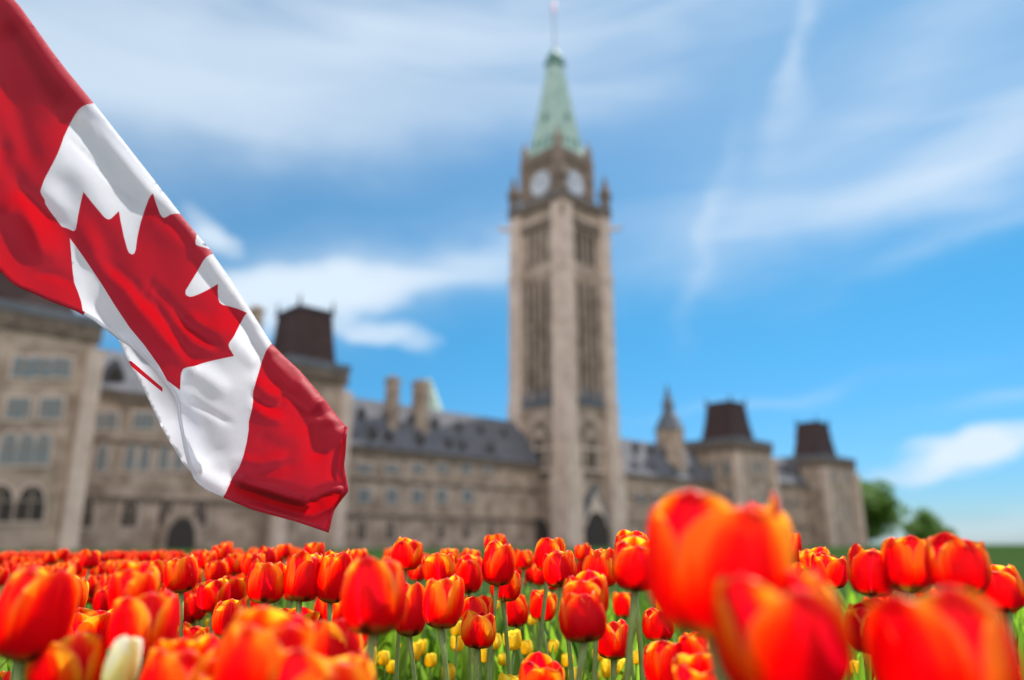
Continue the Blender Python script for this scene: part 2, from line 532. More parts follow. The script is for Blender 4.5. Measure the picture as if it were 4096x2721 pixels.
def pavilion(x0, x1, y0, y1, zp, ztop, topx, topy, inset=.9):
    MB().box(x0, x1, y0, y1, 0, zp - 2.6).build('pavilion_wall', M['stone'], par)
    m = MB()
    m.box(x0 - .35, x1 + .35, y0 - .35, y1 + .35, zp - 2.6, zp - .9)
    for i in range(7):                                       # machicolation blocks
        xx = x0 + (x1 - x0) * (i + .5) / 7
        m.box(xx - .35, xx + .35, y0 - .62, y0 - .35, zp - 2.3, zp - 1.2)
        yy = y0 + (y1 - y0) * (i + .5) / 7
        m.box(x0 - .62, x0 - .35, yy - .35, yy + .35, zp - 2.3, zp - 1.2)
    m.build('machicolation', M['dark_stone'], par)
    MB().box(x0 - .5, x1 + .5, y0 - .5, y1 + .5, zp - .9, zp).build('parapet', M['lead'], par)
    m = MB()
    a = [(x0 + inset, y0 + inset, zp), (x1 - inset, y0 + inset, zp), (x1 - inset, y1 - inset, zp), (x0 + inset, y1 - inset, zp)]
    mx_, my_ = (x0 + x1) / 2, (y0 + y1) / 2
    def rr(kx, ky, z): return [(mx_ - kx, my_ - ky, z), (mx_ + kx, my_ - ky, z), (mx_ + kx, my_ + ky, z), (mx_ - kx, my_ + ky, z)]
    bx, by = (x1 - x0) / 2 - inset, (y1 - y0) / 2 - inset
    m.quadloop([a, rr(topx + (bx - topx) * .35, topy + (by - topy) * .35, zp + (ztop - zp) * .55), rr(topx, topy, ztop)])
    rf = m.build('mansard_roof', M['rust_roof'], par)
    m = MB(); m.box(mx_ - topx - .2, mx_ + topx + .2, my_ - topy - .2, my_ + topy + .2, ztop - .02, ztop + .45)
    for sx in (-1, 1):
        for sy in (-1, 1):
            m.cone(mx_ + sx * topx, my_ + sy * topy, [(.16, ztop + .4), (.22, ztop + 1.0), (.03, ztop + 2.0)], 6)
    m.build('roof_cresting', M['iron'], rf)
    for (xx, yy) in ((x0, y0), (x1, y0), (x0, y1)):
        MB().box(xx - .75, xx + .75, yy - .75, yy + .75, 0, zp - 3.4).build('corner_buttress', M['pale_stone'], par)


pavilion(-54.5, -46.8, -5, 4, 22.6, 29.4, 2.4, 2.9)          # behind the big flag
pavilion(-91.5, -76.2, -6, 6, 22.6, 28.0, 4.2, 3.2, 1.6)          # left edge
pavilion(47.0, 62.0, -6, 6, 22.4, 30.6, 3.2, 3.0, 2.3)       # right of the tower
pavilion(88.6, 106.4, -6, 6, 22.0, 30.8, 3.4, 2.8, 2.8)      # far right

# windows: one of each kind, then copies
def window(kind, w, z0, z1, pane='glass'):
    m = MB(); m.prism(arch(w + .5, -.25, z1 - z0 + .3, kind == 'arched'), -.16, .05, 'y')
    fr = m.build('window', M['pale_stone'], par)
    m = MB(); m.prism(arch(w, 0, z1 - z0, kind == 'arched'), -.22, 0, 'y')
    pn = m.build('pane', M[pane], fr)
    m = MB(); m.box(-.07, .07, -.3, -.1, 0, (z1 - z0) * .96); m.box(-w / 2, w / 2, -.29, -.1, (z1 - z0) * .55, (z1 - z0) * .55 + .12)
    mu = m.build('mullion', M['stone'], fr)
    return fr, [pn, mu]


first = {}
def place_window(kind, w, z0, z1, x, y, pane='glass', rz=0.0):
    key = (kind, w, round(z1 - z0, 2), pane)
    if key not in first:
        fr, ch = window(kind, w, z0, z1, pane)
        first[key] = (fr, ch)
    else:
        fr0, ch0 = first[key]
        fr = link(fr0.copy(), par)
        for c in ch0:
            link(c.copy(), fr)
    fr.location = (x, y, z0)
    fr.rotation_euler = (0, 0, rz)


def wall_row(pxs, row, y, kind, w, h, pane='glass'):
    for px in pxs:
        x, z = on_wall(px, row, y)
        place_window(kind, w, round(z - h / 2, 2), round(z + h / 2, 2) if False else round(z - h / 2, 2) + h, x, y, pane)


# left pavilion, south face
wall_row((50, 95, 141), 848, -6, 'flat', 1.55, 1.9)
wall_row((28, 54, 103, 130), 942, -6, 'flat', .95, 1.9)
wall_row((18, 58, 97), 1035, -6, 'arched', 1.2, 2.9)
wall_row((-4, 70), 1160, -6, 'arched', 2.3, 3.2, 'opening')
# left wing
wall_row((222, 255, 318, 345), 970, -2, 'flat', 1.15, 1.7)
wall_row((233, 298, 332, 376, 412), 1055, -2, 'arched', 1.05, 2.7)
wall_row((195, 298, 381, 460), 1180, -2, 'arched', 1.5, 3.0, 'opening')
# wing between the flag and the tower
wall_row((838, 902, 962, 1018, 1072, 1122), 1080, 0, 'flat', 2.2, 1.2)
wall_row((838, 902, 960, 1016, 1076), 1143, 0, 'flat', 1.9, 1.9)
wall_row((548, 832, 898, 1015, 1072, 1130), 1222, 0, 'arched', 1.2, 2.6, 'opening')
# right wings
wall_row((1475, 1510, 1545, 1580), 1150, 0, 'flat', 1.9, 2.0)
wall_row((1800, 1830), 1160, -1, 'flat', 1.7, 1.9)
wall_row((1705, 1735, 1758), 1075, -6, 'arched', 1.6, 3.0)
wall_row((1705, 1735, 1758), 1160, -6, 'arched', 1.6, 3.0)
wall_row((1920, 1948), 1095, -6, 'arched', 1.7, 2.8)
wall_row((1920, 1948), 1180, -6, 'arched', 1.7, 2.8)
for yy in (-3.5, 0.0):
    for z0 in (14.6, 8.6):
        place_window('arched', 1.6, z0, z0 + 3.0, 47.0, yy, 'glass', R(-90))


def roof_dormer(px, row, y, size):
    x, z = on_wall(px, row, y)
    s = size
    m = MB(); m.prism([(x - s * .5, z - s * .7), (x + s * .5, z - s * .7), (x + s * .5, z + s * .15), (x, z + s), (x - s * .5, z + s * .15)], y - .4, y + 2.2, 'y')
    d = m.build('dormer', M['slate'], par)
    m = MB(); m.prism([(x - s * .36, z - s * .6), (x + s * .36, z - s * .6), (x + s * .36, z + s * .1), (x, z + s * .6), (x - s * .36, z + s * .1)], y - .5, y - .38, 'y')
    m.build('pane', M['opening'], d)


for px, r in ((833, 954), (892, 961), (950, 968), (1003, 976), (1056, 984), (1106, 990), (1158, 997)):
    roof_dormer(px, r, 2.9, 1.0)
for px, r in ((858, 1003), (893, 1009), (965, 1014), (1031, 1027), (1062, 1032), (1127, 1036)):
    roof_dormer(px, r, 0.7, 1.6)
for px, r in ((1462, 1080), (1505, 1085), (1550, 1090), (1590, 1092)):
    roof_dormer(px, r, 0.7, 1.6)
for px, r in ((1468, 1030), (1500, 1035), (1530, 1042), (1570, 1045)):
    roof_dormer(px, r, 3.0, .9)
for px in (1790, 1812, 1834):
    roof_dormer(px, 1082, .2, 1.5)
roof_dormer(263, 868, -1.2, 2.0)
roof_dormer(440, 905, -1.2, 2.0)


def chimney(px, row_top, row_bot, y, w):
    x, zt = on_wall(px, row_top, y); _, zb = on_wall(px, row_bot, y)
    m = MB(); m.box(x - w / 2, x + w / 2, y - .8, y + .8, zb - 3, zt - .9); m.box(x - w / 2 - .2, x + w / 2 + .2, y - 1.0, y + 1.0, zt - .9, zt - .5)
    for k in (-.25, .25):
        m.cone(x + k * w, y, [(.3, zt - .5), (.25, zt)], 8)
    m.build('chimney', M['stone'], par)


chimney(906, 866, 950, 2.6, 1.5)
chimney(971, 874, 955, 2.6, 2.1)
chimney(1843, 996, 1045, 3.0, 2.4)
chimney(592, 705, 800, 2.0, 1.2)
# stair turret with its spirelet right of the tower
tx, tz = on_wall(1543, 1000, 3.5)
m = MB(); m.cone(tx, 3.5, [(3.0, 14), (3.0, tz + .4), (3.3, tz + .6)], 8, R(22.5)); m.build('turret', M['stone'], par)
m = MB(); m.cone(tx, 3.5, [(3.3, tz + .6), (1.9, tz + 3.6), (1.2, tz + 4.6), (1.25, tz + 6.6), (.8, tz + 7.4), (.12, tz + 10.6)], 8, R(22.5)); m.build('turret_roof', M['lead'], par)
# green cone of the round library behind
gx, gz = on_wall(988, 872, 20)
m = MB(); m.cone(gx, 20, [(3.2, gz - 14), (3.2, gz - 7), (1.6, gz - 3.0), (.3, gz)], 12); m.build('copper_cone_roof', M['copper'], par)
# ground floor porch arch in the left wing
px_, _ = on_wall(405, 1245, -2)
m = MB(); m.prism([(px_ + u, z) for u, z in arch(4.2, 0, 4.1)], -3.4, -2, 'y'); m.build('porch', M['stone'], par)
m = MB(); m.prism([(px_ + u, z) for u, z in arch(3.0, 0, 3.3)], -3.5, -3.3, 'y'); m.build('doorway', M['opening'], par)


# ------------------------------------------------------------------ trees at the right
def leaf_mat(name, c1, c2, trans=0.35):
    m = bpy.data.materials.new(name); m.use_nodes = True
    t = m.node_tree; p = t.nodes['Principled BSDF']; o = t.nodes['Material Output']
    p.inputs['Roughness'].default_value = 0.55; p.inputs['Specular IOR Level'].default_value = 0.25
    gi = t.nodes.new('ShaderNodeNewGeometry'); rp = t.nodes.new('ShaderNodeValToRGB')
    rp.color_ramp.elements[0].color = (*c1, 1); rp.color_ramp.elements[1].color = (*c2, 1)
    t.links.new(gi.outputs['Random Per Island'], rp.inputs[0])
    t.links.new(rp.outputs[0], p.inputs['Base Color'])
    tr = t.nodes.new('ShaderNodeBsdfTranslucent'); t.links.new(rp.outputs[0], tr.inputs[0])
    mxs = t.nodes.new('ShaderNodeMixShader'); mxs.inputs[0].default_value = trans
    t.links.new(p.outputs[0], mxs.inputs[1]); t.links.new(tr.outputs[0], mxs.inputs[2]); t.links.new(mxs.outputs[0], o.inputs[0])
    return m


M['leaf'] = leaf_mat('tree_leaf', (0.05, 0.13, 0.014), (0.18, 0.33, 0.04))
M['bark'] = mat('bark', (0.09, 0.065, 0.045), 0.95, 0.1, 1.0, 8, 0.4, 4)


def tree(px_l, px_r, row_top, dist, label, seed):
    rnd = random.Random(seed)
    k = 4096 / 2360
    pl, pr, pt = at_y(px_l * k, 1250 * k, dist), at_y(px_r * k, 1250 * k, dist), at_y((px_l + px_r) / 2 * k, row_top * k, dist)
    w, h = (pr.x - pl.x), pt.z
    e = empty('tree', ((pl.x + pr.x) / 2, dist, 0)); tag(e, label, 'tree', 'trees on the lawn beyond the building')
    m = MB(); tr_h = h * .45
    m.cone(0, 0, [(h * .035, 0), (h * .026, h * .12), (h * .02, tr_h), (h * .008, h * .8)], 9)
    for i in range(7):
        a = rnd.uniform(0, 6.28); z0 = h * rnd.uniform(.22, .5); l = w * rnd.uniform(.25, .42); up = h * rnd.uniform(.12, .3)
        c, s = math.cos(a), math.sin(a)
        m.quadloop([[(c * l * q + rr * math.cos(b) * -s, s * l * q + rr * math.cos(b) * c, z0 + up * q + rr * math.sin(b)) for b in (0, 1.57, 3.14, 4.71)] for q, rr in ((0, h * .014), (.6, h * .008), (1, h * .003))])
    m.build('trunk', M['bark'], e)
    blobs = []
    for i in range(24):
        a = rnd.uniform(0, 6.28); q = rnd.random() ** .6
        zc = h * rnd.uniform(.10, .86); lim = math.sqrt(max(.05, 1 - ((zc / h - .40) / .60) ** 2))
        blobs.append((math.cos(a) * w * .36 * q * lim, math.sin(a) * w * .36 * q * lim, zc, w * rnd.uniform(.12, .24)))
    v, f = [], []
    for (bx, by, bz, br) in blobs:
        for i in range(420):
            d = Vector((rnd.gauss(0, 1), rnd.gauss(0, 1), rnd.gauss(0, 1))).normalized() * br * rnd.random() ** .35
            c = Vector((bx, by, bz)) + Vector((d.x, d.y, d.z * .8))
            t1 = Vector((rnd.gauss(0, 1), rnd.gauss(0, 1), rnd.gauss(0, 1))).normalized(); t2 = t1.orthogonal().normalized()
            s = w * rnd.uniform(.018, .036); n = len(v)
            v += [c - t1 * s, c + t2 * s * .6, c + t1 * s, c - t2 * s * .6]; f.append((n, n + 1, n + 2, n + 3))
    mesh_obj('crown', v, f, M['leaf'], e)


tree(1915, 2082, 1100, 232, 'larger dark green tree right beside the far end of the stone building', 3)
tree(2080, 2198, 1178, 236, 'smaller lone green tree further right of the building', 5)

# ------------------------------------------------------------------ the big waving flag
def cloth_mat(name, col, tcol):
    m = bpy.data.materials.new(name); m.use_nodes = True
    t = m.node_tree; p = t.nodes['Principled BSDF']; o = t.nodes['Material Output']
    p.inputs['Base Color'].default_value = (*col, 1); p.inputs['Roughness'].default_value = 0.55
    p.inputs['Specular IOR Level'].default_value = 0.16
    p.inputs['Sheen Weight'].default_value = 0.22; p.inputs['Sheen Roughness'].default_value = 0.4
    tx = t.nodes.new('ShaderNodeTexCoord')
    nz = t.nodes.new('ShaderNodeTexNoise'); nz.inputs['Scale'].default_value = 420; nz.inputs['Detail'].default_value = 2
    n2 = t.nodes.new('ShaderNodeTexNoise'); n2.inputs['Scale'].default_value = 26; n2.inputs['Detail'].default_value = 5
    t.links.new(tx.outputs['Object'], nz.inputs['Vector']); t.links.new(tx.outputs['Object'], n2.inputs['Vector'])
    b1 = t.nodes.new('ShaderNodeBump'); b1.inputs['Strength'].default_value = 0.10; b1.inputs['Distance'].default_value = 0.002
    b2 = t.nodes.new('ShaderNodeBump'); b2.inputs['Strength'].default_value = 0.05; b2.inputs['Distance'].default_value = 0.01
    t.links.new(nz.outputs[0], b1.inputs['Height']); t.links.new(n2.outputs[0], b2.inputs['Height'])
    t.links.new(b2.outputs[0], b1.inputs['Normal']); t.links.new(b1.outputs[0], p.inputs['Normal'])
    tr = t.nodes.new('ShaderNodeBsdfTranslucent'); tr.inputs[0].default_value = (*tcol, 1)
    t.links.new(b1.outputs[0], tr.inputs['Normal'])
    mxs = t.nodes.new('ShaderNodeMixShader'); mxs.inputs[0].default_value = 0.68
    t.links.new(p.outputs[0], mxs.inputs[1]); t.links.new(tr.outputs[0], mxs.inputs[2]); t.links.new(mxs.outputs[0], o.inputs[0])
    return m


M['cloth_red'] = cloth_mat('red_cloth', (0.58, 0.032, 0.068), (0.68, 0.026, 0.062))
M['cloth_white'] = cloth_mat('white_cloth', (0.76, 0.77, 0.80), (0.84, 0.85, 0.89))
M['pole'] = mat('pole_paint', (0.75, 0.75, 0.76), 0.35, 0.5)

c1 = lambda P: [(x / 1.3069, y / 1.3069) for x, y in P]
c2 = lambda P: [(x / 1.4255, 1100 + y / 1.4255) for x, y in P]
c3 = lambda P: [(250 + x / 1.7424, 700 + y / 1.7424) for x, y in P]
c4 = lambda P: [(900 + x / 1.651, 1200 + y / 1.651) for x, y in P]
E0 = c1([(469, 503)])[0]
edge_a = [(-520, -560), (-330, -420), (-150, -250), (-40, -120)] + c1([(85, 0), (150, 90), (250, 230), (330, 335), (400, 420)]) + [E0]
edge_b = c1([(540, 590), (660, 740), (780, 890)])
P_L1, P_L2, P_W1, P_W2 = c3([(794, 215), (910, 358), (1005, 467), (1026, 503)])
edge_c = c2([(1305, 0), (1400, 150), (1490, 290)])
RT = c2([(1540, 368)])[0]
edge_d = c2([(1620, 445), (1700, 520), (1845, 690), (1970, 845)])
right = c2([(1985, 858), (1983, 880), (1975, 950), (1970, 1020), (1962, 1080), (1965, 1110), (1980, 1185), (1985, 1215), (1985, 1235), (1965, 1260),
            (1925, 1300), (1905, 1330), (1890, 1390), (1880, 1440), (1872, 1467)])
bottom_r = c2([(1790, 1440), (1680, 1405), (1560, 1375), (1440, 1340), (1340, 1300)])
RB = c2([(1280, 1275)])[0]
bottom_w = c2([(1190, 1235), (1140, 1200), (1110, 1165), (1098, 1135), (1075, 1070), (1060, 1000), (1045, 920), (1030, 830), (1020, 750), (1000, 695),
               (960, 640), (900, 570), (840, 500), (760, 430), (690, 385), (620, 330), (545, 275)])
LB = c2([(490, 243)])[0]
bottom_l = c2([(440, 215), (370, 185), (280, 150), (190, 110), (110, 75), (60, 40)]) + [(0, 1085), (-70, 1020), (-200, 900), (-360, 780), (-520, 690)]
outline = edge_a + edge_b + [P_L1, P_L2, P_W1, P_W2] + edge_c + [RT] + edge_d + right + bottom_r + [RB] + bottom_w + [LB] + bottom_l
TIPL = c3([(10, 381)])[0]
APEX = c3([(62, 455)])[0]
red_left = edge_a + c1([(462, 525), (440, 548), (412, 572), (385, 605), (360, 640), (325, 700), (290, 785), (255, 870), (230, 940), (218, 985), (216, 1010),
                        (225, 1030), (245, 1062), (253, 1090), (280, 1130)]) + [TIPL, APEX] + \
    c3([(68, 520), (75, 600), (85, 690), (97, 770), (125, 840), (145, 900), (155, 960)]) + [LB] + bottom_l
leaf = [TIPL] + c3([(50, 392), (80, 402), (90, 398), (97, 385), (110, 290), (138, 106), (200, 185), (280, 280), (300, 293), (312, 296), (330, 288), (383, 236),
                    (395, 310), (420, 420), (448, 515), (460, 538), (480, 548), (497, 538), (505, 510), (515, 420), (535, 310), (560, 230), (590, 155), (618, 104),
                    (640, 175), (665, 245), (680, 264), (697, 271), (720, 262)]) + [P_L1, P_L2] + c3([(909, 430), (914, 455), (930, 463)]) + [P_W1, P_W2] + \
    c3([(960, 610), (890, 720), (850, 790), (848, 812), (858, 828), (880, 835), (910, 828), (1080, 751), (1077, 800), (1079, 845), (1088, 875), (1110, 893),
        (1170, 912), (1281, 953), (1250, 1010), (1200, 1075), (1150, 1140), (1143, 1160), (1148, 1180), (1185, 1244), (1090, 1270), (950, 1310), (860, 1335),
        (838, 1347), (827, 1370), (823, 1400), (822, 1504), (735, 1440), (680, 1340), (580, 1200), (480, 1080), (380, 930), (280, 770), (180, 620), (110, 520)]) + [APEX]
red_right = [RT] + edge_d + right + bottom_r + [RB] + c2([(1305, 1215), (1335, 1160), (1365, 1100), (1390, 1020), (1405, 950), (1415, 880), (1415, 830), (1430, 760),
                                                           (1438, 710), (1437, 650), (1450, 600), (1470, 550), (1490, 490), (1520, 420)])


def inside(p, poly):
    x, y = p; r = False; j = len(poly) - 1
    for i in range(len(poly)):
        (xi, yi), (xj, yj) = poly[i], poly[j]
        if (yi > y) != (yj > y) and x < (xj - xi) * (y - yi) / (yj - yi) + xi:
            r = not r
        j = i
    return r


def seg_d(p, a, b):
    ax, ay = a; bx, by = b; dx, dy = bx - ax, by - ay
    l2 = dx * dx + dy * dy
    t = max(0, min(1, ((p[0] - ax) * dx + (p[1] - ay) * dy) / l2)) if l2 else 0
    return math.hypot(p[0] - ax - t * dx, p[1] - ay - t * dy), t


def line_d(p, L):
    best = (1e9, 0)
    n = len(L) - 1
    for i in range(n):
        d, t = seg_d(p, L[i], L[i + 1])
        if d < best[0]:
            best = (d, (i + t) / n)
    return best


top_edge = edge_a + edge_b + [P_L1, P_L2, P_W1, P_W2] + edge_c + [RT] + edge_d
low_edge = bottom_w[6:] + [LB] + bottom_l
# folds of the cloth: line, half width in px, height in metres
folds = [
    (c3([(-60, -60), (60, 130), (180, 340), (330, 600), (460, 760)]), 60, .010), (c3([(120, 280), (240, 560), (420, 760), (560, 970), (720, 1150), (880, 1290)]), 42, -.014),
    (c3([(260, 560), (360, 660), (480, 760), (570, 872), (640, 905), (720, 1000), (830, 1180), (930, 1300)]), 26, .010),
    (c3([(625, 700), (600, 790), (572, 872)]), 10, .003), (c3([(605, 760), (700, 850), (800, 980), (870, 1040), (1000, 1100), (1150, 1170)]), 24, .008),
    (c3([(700, 880), (790, 1040), (900, 1160), (1080, 1230)]), 26, -.008), (c3([(860, 955), (960, 1040), (1080, 1120), (1160, 1200)]), 26, -.009),
    (c3([(560, 240), (700, 320), (860, 440), (1010, 520)]), 60, -.010), (c3([(880, 1330), (980, 1390), (1150, 1520)]), 40, -.008),
    (c3([(860, 1560), (1000, 1640), (1170, 1730)]), 14, .004), (c1([(340, 700), (480, 840), (620, 980), (760, 1070)]), 8, .0025), (c1([(440, 600), (520, 760), (600, 900), (700, 1050)]), 8, .002),
    (c1([(420, 560), (520, 640), (640, 760), (760, 900), (860, 1010)]), 40, -.013), (c1([(20, 100), (90, 260), (200, 440), (330, 600)]), 60, -.016),
    (c1([(0, 700), (40, 850), (110, 1000), (230, 1100), (340, 1210)]), 36, .016), (c1([(0, 250), (60, 480), (120, 700), (180, 900)]), 46, .008), (c1([(0, 1080), (90, 1120), (200, 1250), (330, 1380)]), 50, -.012),
    (c1([(20, 760), (80, 960), (170, 1180), (220, 1400)]), 30, -.008), (c1([(200, 1440), (300, 1450), (400, 1500)]), 18, .004),
    (c4([(60, 1180), (215, 1245), (400, 1300), (572, 1345)]), 30, .030), (c4([(572, 1345), (620, 1300), (700, 1275), (800, 1262)]), 28, .028),
    (c4([(150, 1290), (300, 1345), (430, 1390), (570, 1410), (700, 1340), (790, 1300)]), 26, -.018),
    (c4([(190, 520), (280, 600), (370, 640)]), 26, -.009), (c4([(185, 620), (270, 690), (370, 715)]), 14, .007), (c4([(180, 700), (280, 760), (380, 790)]), 22, -.007),
    (c4([(360, 590), (440, 665), (570, 765)]), 7, .004), (c4([(370, 610), (375, 690)]), 12, .005), (c4([(575, 760), (600, 690), (660, 640)]), 12, .008), (c4([(600, 780), (700, 720), (780, 740)]), 26, -.007),
    (c4([(575, 770), (600, 900), (620, 1060)]), 40, .010), (c4([(120, 1110), (240, 1140), (350, 1090), (470, 1070)]), 24, .005), (c4([(100, 1060), (240, 1080), (400, 1040)]), 24, -.006),
    (c4([(300, 330), (400, 430), (490, 530)]), 30, -.009), (c4([(820, 860), (745, 960), (720, 1130), (790, 1210)]), 22, .008), (c4([(640, 860), (720, 830), (800, 830)]), 20, -.004),
    (c4([(380, 530), (440, 620)]), 6, .002), (c4([(120, 1200), (260, 1210), (420, 1180)]), 22, -.004), (c4([(200, 880), (340, 960), (470, 1000)]), 40, .005),
    (c3([(1000, 1010), (1150, 1080), (1280, 1210), (1370, 1330)]), 40, -.009), (c3([(1180, 760), (1280, 900), (1380, 1060)]), 40, .006),
    (c2([(1000, 760), (1150, 900), (1250, 1080)]), 70, .010), (c2([(1100, 1100), (1200, 1180), (1290, 1230)]), 40, -.010),
    (c2([(500, 130), (620, 280), (760, 420), (880, 560)]), 40, .006),
]


def height(p):
    h = 0.0
    for L, w, a in folds:
        d, t = line_d(p, L)
        if d < w * 3:
            h += a * 0.95 * math.exp(-(d / w) ** 2) * (min(1, 5 * t + .25) * min(1, 5 * (1 - t) + .25))
    u = (p[0] * .62 + p[1] * .78); v = (p[0] * .78 - p[1] * .62)
    h += .010 * math.sin(v / 110 + .5 * math.sin(u / 260)) + .0022 * math.sin(v / 41 + u / 210)
    h += .0025 * noise.noise((p[0] / 150, p[1] / 120, 3.0)) + .0003 * noise.noise((p[0] / 34, p[1] / 34, 7.0))
    d, t = line_d(p, top_edge)
    if d < 60:
        h -= .028 * (1 - d / 60) ** 2                     # cloth rolls back over the upper edge
    return h


NRM = Vector((0.15, -0.97, 0.12)).normalized()
P0 = Vector((0, 0, CAM_H)) + ray(640, 1150) * 1.45


def on_flag(p, h):
    r = ray(*p)
    k = (P0 - Vector((0, 0, CAM_H))).dot(NRM) / r.dot(NRM)
    return Vector((0, 0, CAM_H)) + r * k + NRM * h


def dense(poly, step=13):
    o = []
    for i in range(len(poly)):
        a, b = poly[i], poly[(i + 1) % len(poly)]
        n = max(1, int(math.hypot(b[0] - a[0], b[1] - a[1]) / step))
        o += [(a[0] + (b[0] - a[0]) * k / n, a[1] + (b[1] - a[1]) * k / n) for k in range(n)]
    return o


def smooth_curve(poly):
    return poly


def triangulate(polys, outer, step):
    vs, es = [], []
    idx = {}
    for poly in polys:
        d = dense(poly, step)
        ids = []
        for q in d:
            k = (round(q[0], 1), round(q[1], 1))
            if k not in idx:
                idx[k] = len(vs); vs.append(Vector(k))
            ids.append(idx[k])
        for i in range(len(ids)):
            a, b = ids[i], ids[(i + 1) % len(ids)]
            if a != b:
                es.append((a, b))
    xs = [q[0] for q in outer]; ys = [q[1] for q in outer]
    x = min(xs); row = 0
    rnd = random.Random(1)
    while x < max(xs):
        y = min(ys) + (row % 2) * step / 2
        while y < max(ys):
            q = (x + rnd.uniform(-2, 2), y + rnd.uniform(-2, 2))
            if inside(q, outer) and line_d(q, outer + outer[:1])[0] > step * .45:
                vs.append(Vector(q))
            y += step
        x += step * .87; row += 1
    V, _, Fc, *_ = delaunay_2d_cdt(vs, es, [], 0, 0.05)
    out_f = []
    for f in Fc:
        cxy = (sum(V[i][0] for i in f) / 3, sum(V[i][1] for i in f) / 3)
        if inside(cxy, outer):
            out_f.append((list(f), cxy))
    return V, out_f


flag = empty('flag', on_flag((-560, 1000), 0) * 1.0)
flag.location.z = 0
tag(flag, 'large red and white maple leaf flag billowing across the upper left, close to the viewer', 'flag')
FL = Vector(flag.location)
V, Fc = triangulate([outline, red_left, leaf, red_right], outline, 12)
FV = [on_flag((q[0], q[1]), height((q[0], q[1]))) - FL for q in V]
faces, mi = [], []
for f, cxy in Fc:
    faces.append(f)
    mi.append(0 if (inside(cxy, red_left) or inside(cxy, leaf) or inside(cxy, red_right)) else 1)
# cloth folded back behind the upper edge
def add_sheet(poly, hfun, matf, step=18):
    V2, F2 = triangulate([poly], poly, step)
    b = len(FV)
    FV.extend([on_flag((q[0], q[1]), hfun((q[0], q[1]))) - FL for q in V2])
    for f, cxy in F2:
        faces.append([i + b for i in f]); mi.append(matf(cxy))


def back_h(p):
    d, t = line_d(p, top_edge)
    return height(p) - .002 - .010 * min(1, d / 50)


# the hoist corner and the fly corner are turned over behind the sheet
flap = edge_a + [edge_b[0], edge_b[1], edge_b[2], P_L1] + c1([(880, 1080), (760, 960), (640, 830), (560, 735), (500, 672), (440, 640), (385, 605), (300, 520), (240, 455), (170, 370), (100, 265), (50, 170), (0, 50)]) + [(-60, -60), (-200, -240), (-400, -420), (-520, -500)]
add_sheet(flap, back_h, lambda c: 0 if inside(c, red_left) else 1)
add_sheet(edge_a + c1([(440, 528), (385, 590), (300, 512), (240, 448), (170, 362), (100, 258), (50, 164), (0, 40)]) + [(-60, -70), (-200, -250), (-400, -430), (-520, -510)], lambda p: back_h(p) - .006, lambda c: 0)  # extra hidden layer, added to darken the band showing through the sheet
add_sheet(edge_a + c1([(420, 524), (380, 560), (300, 480), (240, 420), (170, 330), (100, 225), (50, 130), (0, 0)]) + [(-60, -90), (-200, -265), (-400, -440), (-520, -515)], lambda p: back_h(p) - .012, lambda c: 0)  # one more added layer, blocks further light behind the same band
def back_h2(p): return height(p) - .006
add_sheet(c4([(90, 1120), (215, 1240), (400, 1300), (570, 1345), (520, 1395), (470, 1440), (440, 1435), (300, 1395), (150, 1345), (12, 1285), (60, 1200)]), back_h2, lambda c: 0)
add_sheet(c4([(800, 835), (770, 900), (745, 960), (722, 1050), (714, 1130), (735, 1180), (765, 1205), (796, 1212), (800, 1190), (782, 1090), (788, 960), (800, 860)]), back_h2, lambda c: 0)
SH = lambda L: [(x - 2, y) for x, y in L]
back = SH(c2([(685, 380), (740, 495), (800, 610), (860, 730), (930, 880), (990, 980), (1050, 1080), (1098, 1135), (1180, 1100), (1150, 850), (1050, 600), (900, 450), (760, 330)]))
stripe = SH(c2([(735, 494), (760, 500), (930, 645), (930, 670), (845, 600), (760, 530)]))
def back2(p):
    return height(p) - .009
V2, F2 = triangulate([back, stripe], back, 14)
b0 = len(FV)
FV.extend([on_flag((q[0], q[1]), back2((q[0], q[1]))) - FL for q in V2])
for f, cxy in F2:
    faces.append([i + b0 for i in f]); mi.append(0 if inside(cxy, stripe) else 1)
cloth = mesh_obj('cloth', FV, faces, [M['cloth_red'], M['cloth_white']], flag, midx=mi, smooth=True)
sol = cloth.modifiers.new('thickness', 'SOLIDIFY')
sol.thickness = 0.0006
sol.offset = 0
# stitched hems
def hem(line, name, mcol, off=6.0, w=7.0):
    v, f = [], []
    L = dense(line, 8)[:-1] if False else line
    pts = []
    for i in range(len(L) - 1):
        a, b = L[i], L[i + 1]; n = max(1, int(math.hypot(b[0] - a[0], b[1] - a[1]) / 8))
        pts += [(a[0] + (b[0] - a[0]) * k / n, a[1] + (b[1] - a[1]) * k / n) for k in range(n)]
    pts.append(L[-1])
    for i, p in enumerate(pts):
        a, b = pts[max(0, i - 1)], pts[min(len(pts) - 1, i + 1)]
        dx, dy = b[0] - a[0], b[1] - a[1]; l = math.hypot(dx, dy) or 1
        nx, ny = dy / l, -dx / l
        if not inside((p[0] + nx * 4, p[1] + ny * 4), outline): nx, ny = -nx, -ny
        for q, hh in ((0, .0012), (off, .0022), (off + w, .0010)):
            pp = (p[0] + nx * q, p[1] + ny * q)
            v.append(on_flag(pp, height(pp) + hh) - FL)
    for i in range(len(pts) - 1):
        for j in range(2):
            f.append((i * 3 + j, i * 3 + j + 1, i * 3 + j + 4, i * 3 + j + 3))
    o = mesh_obj(name, v, f, mcol, flag, smooth=True)
    s = o.modifiers.new('thickness', 'SOLIDIFY'); s.thickness = .0012; s.offset = 0


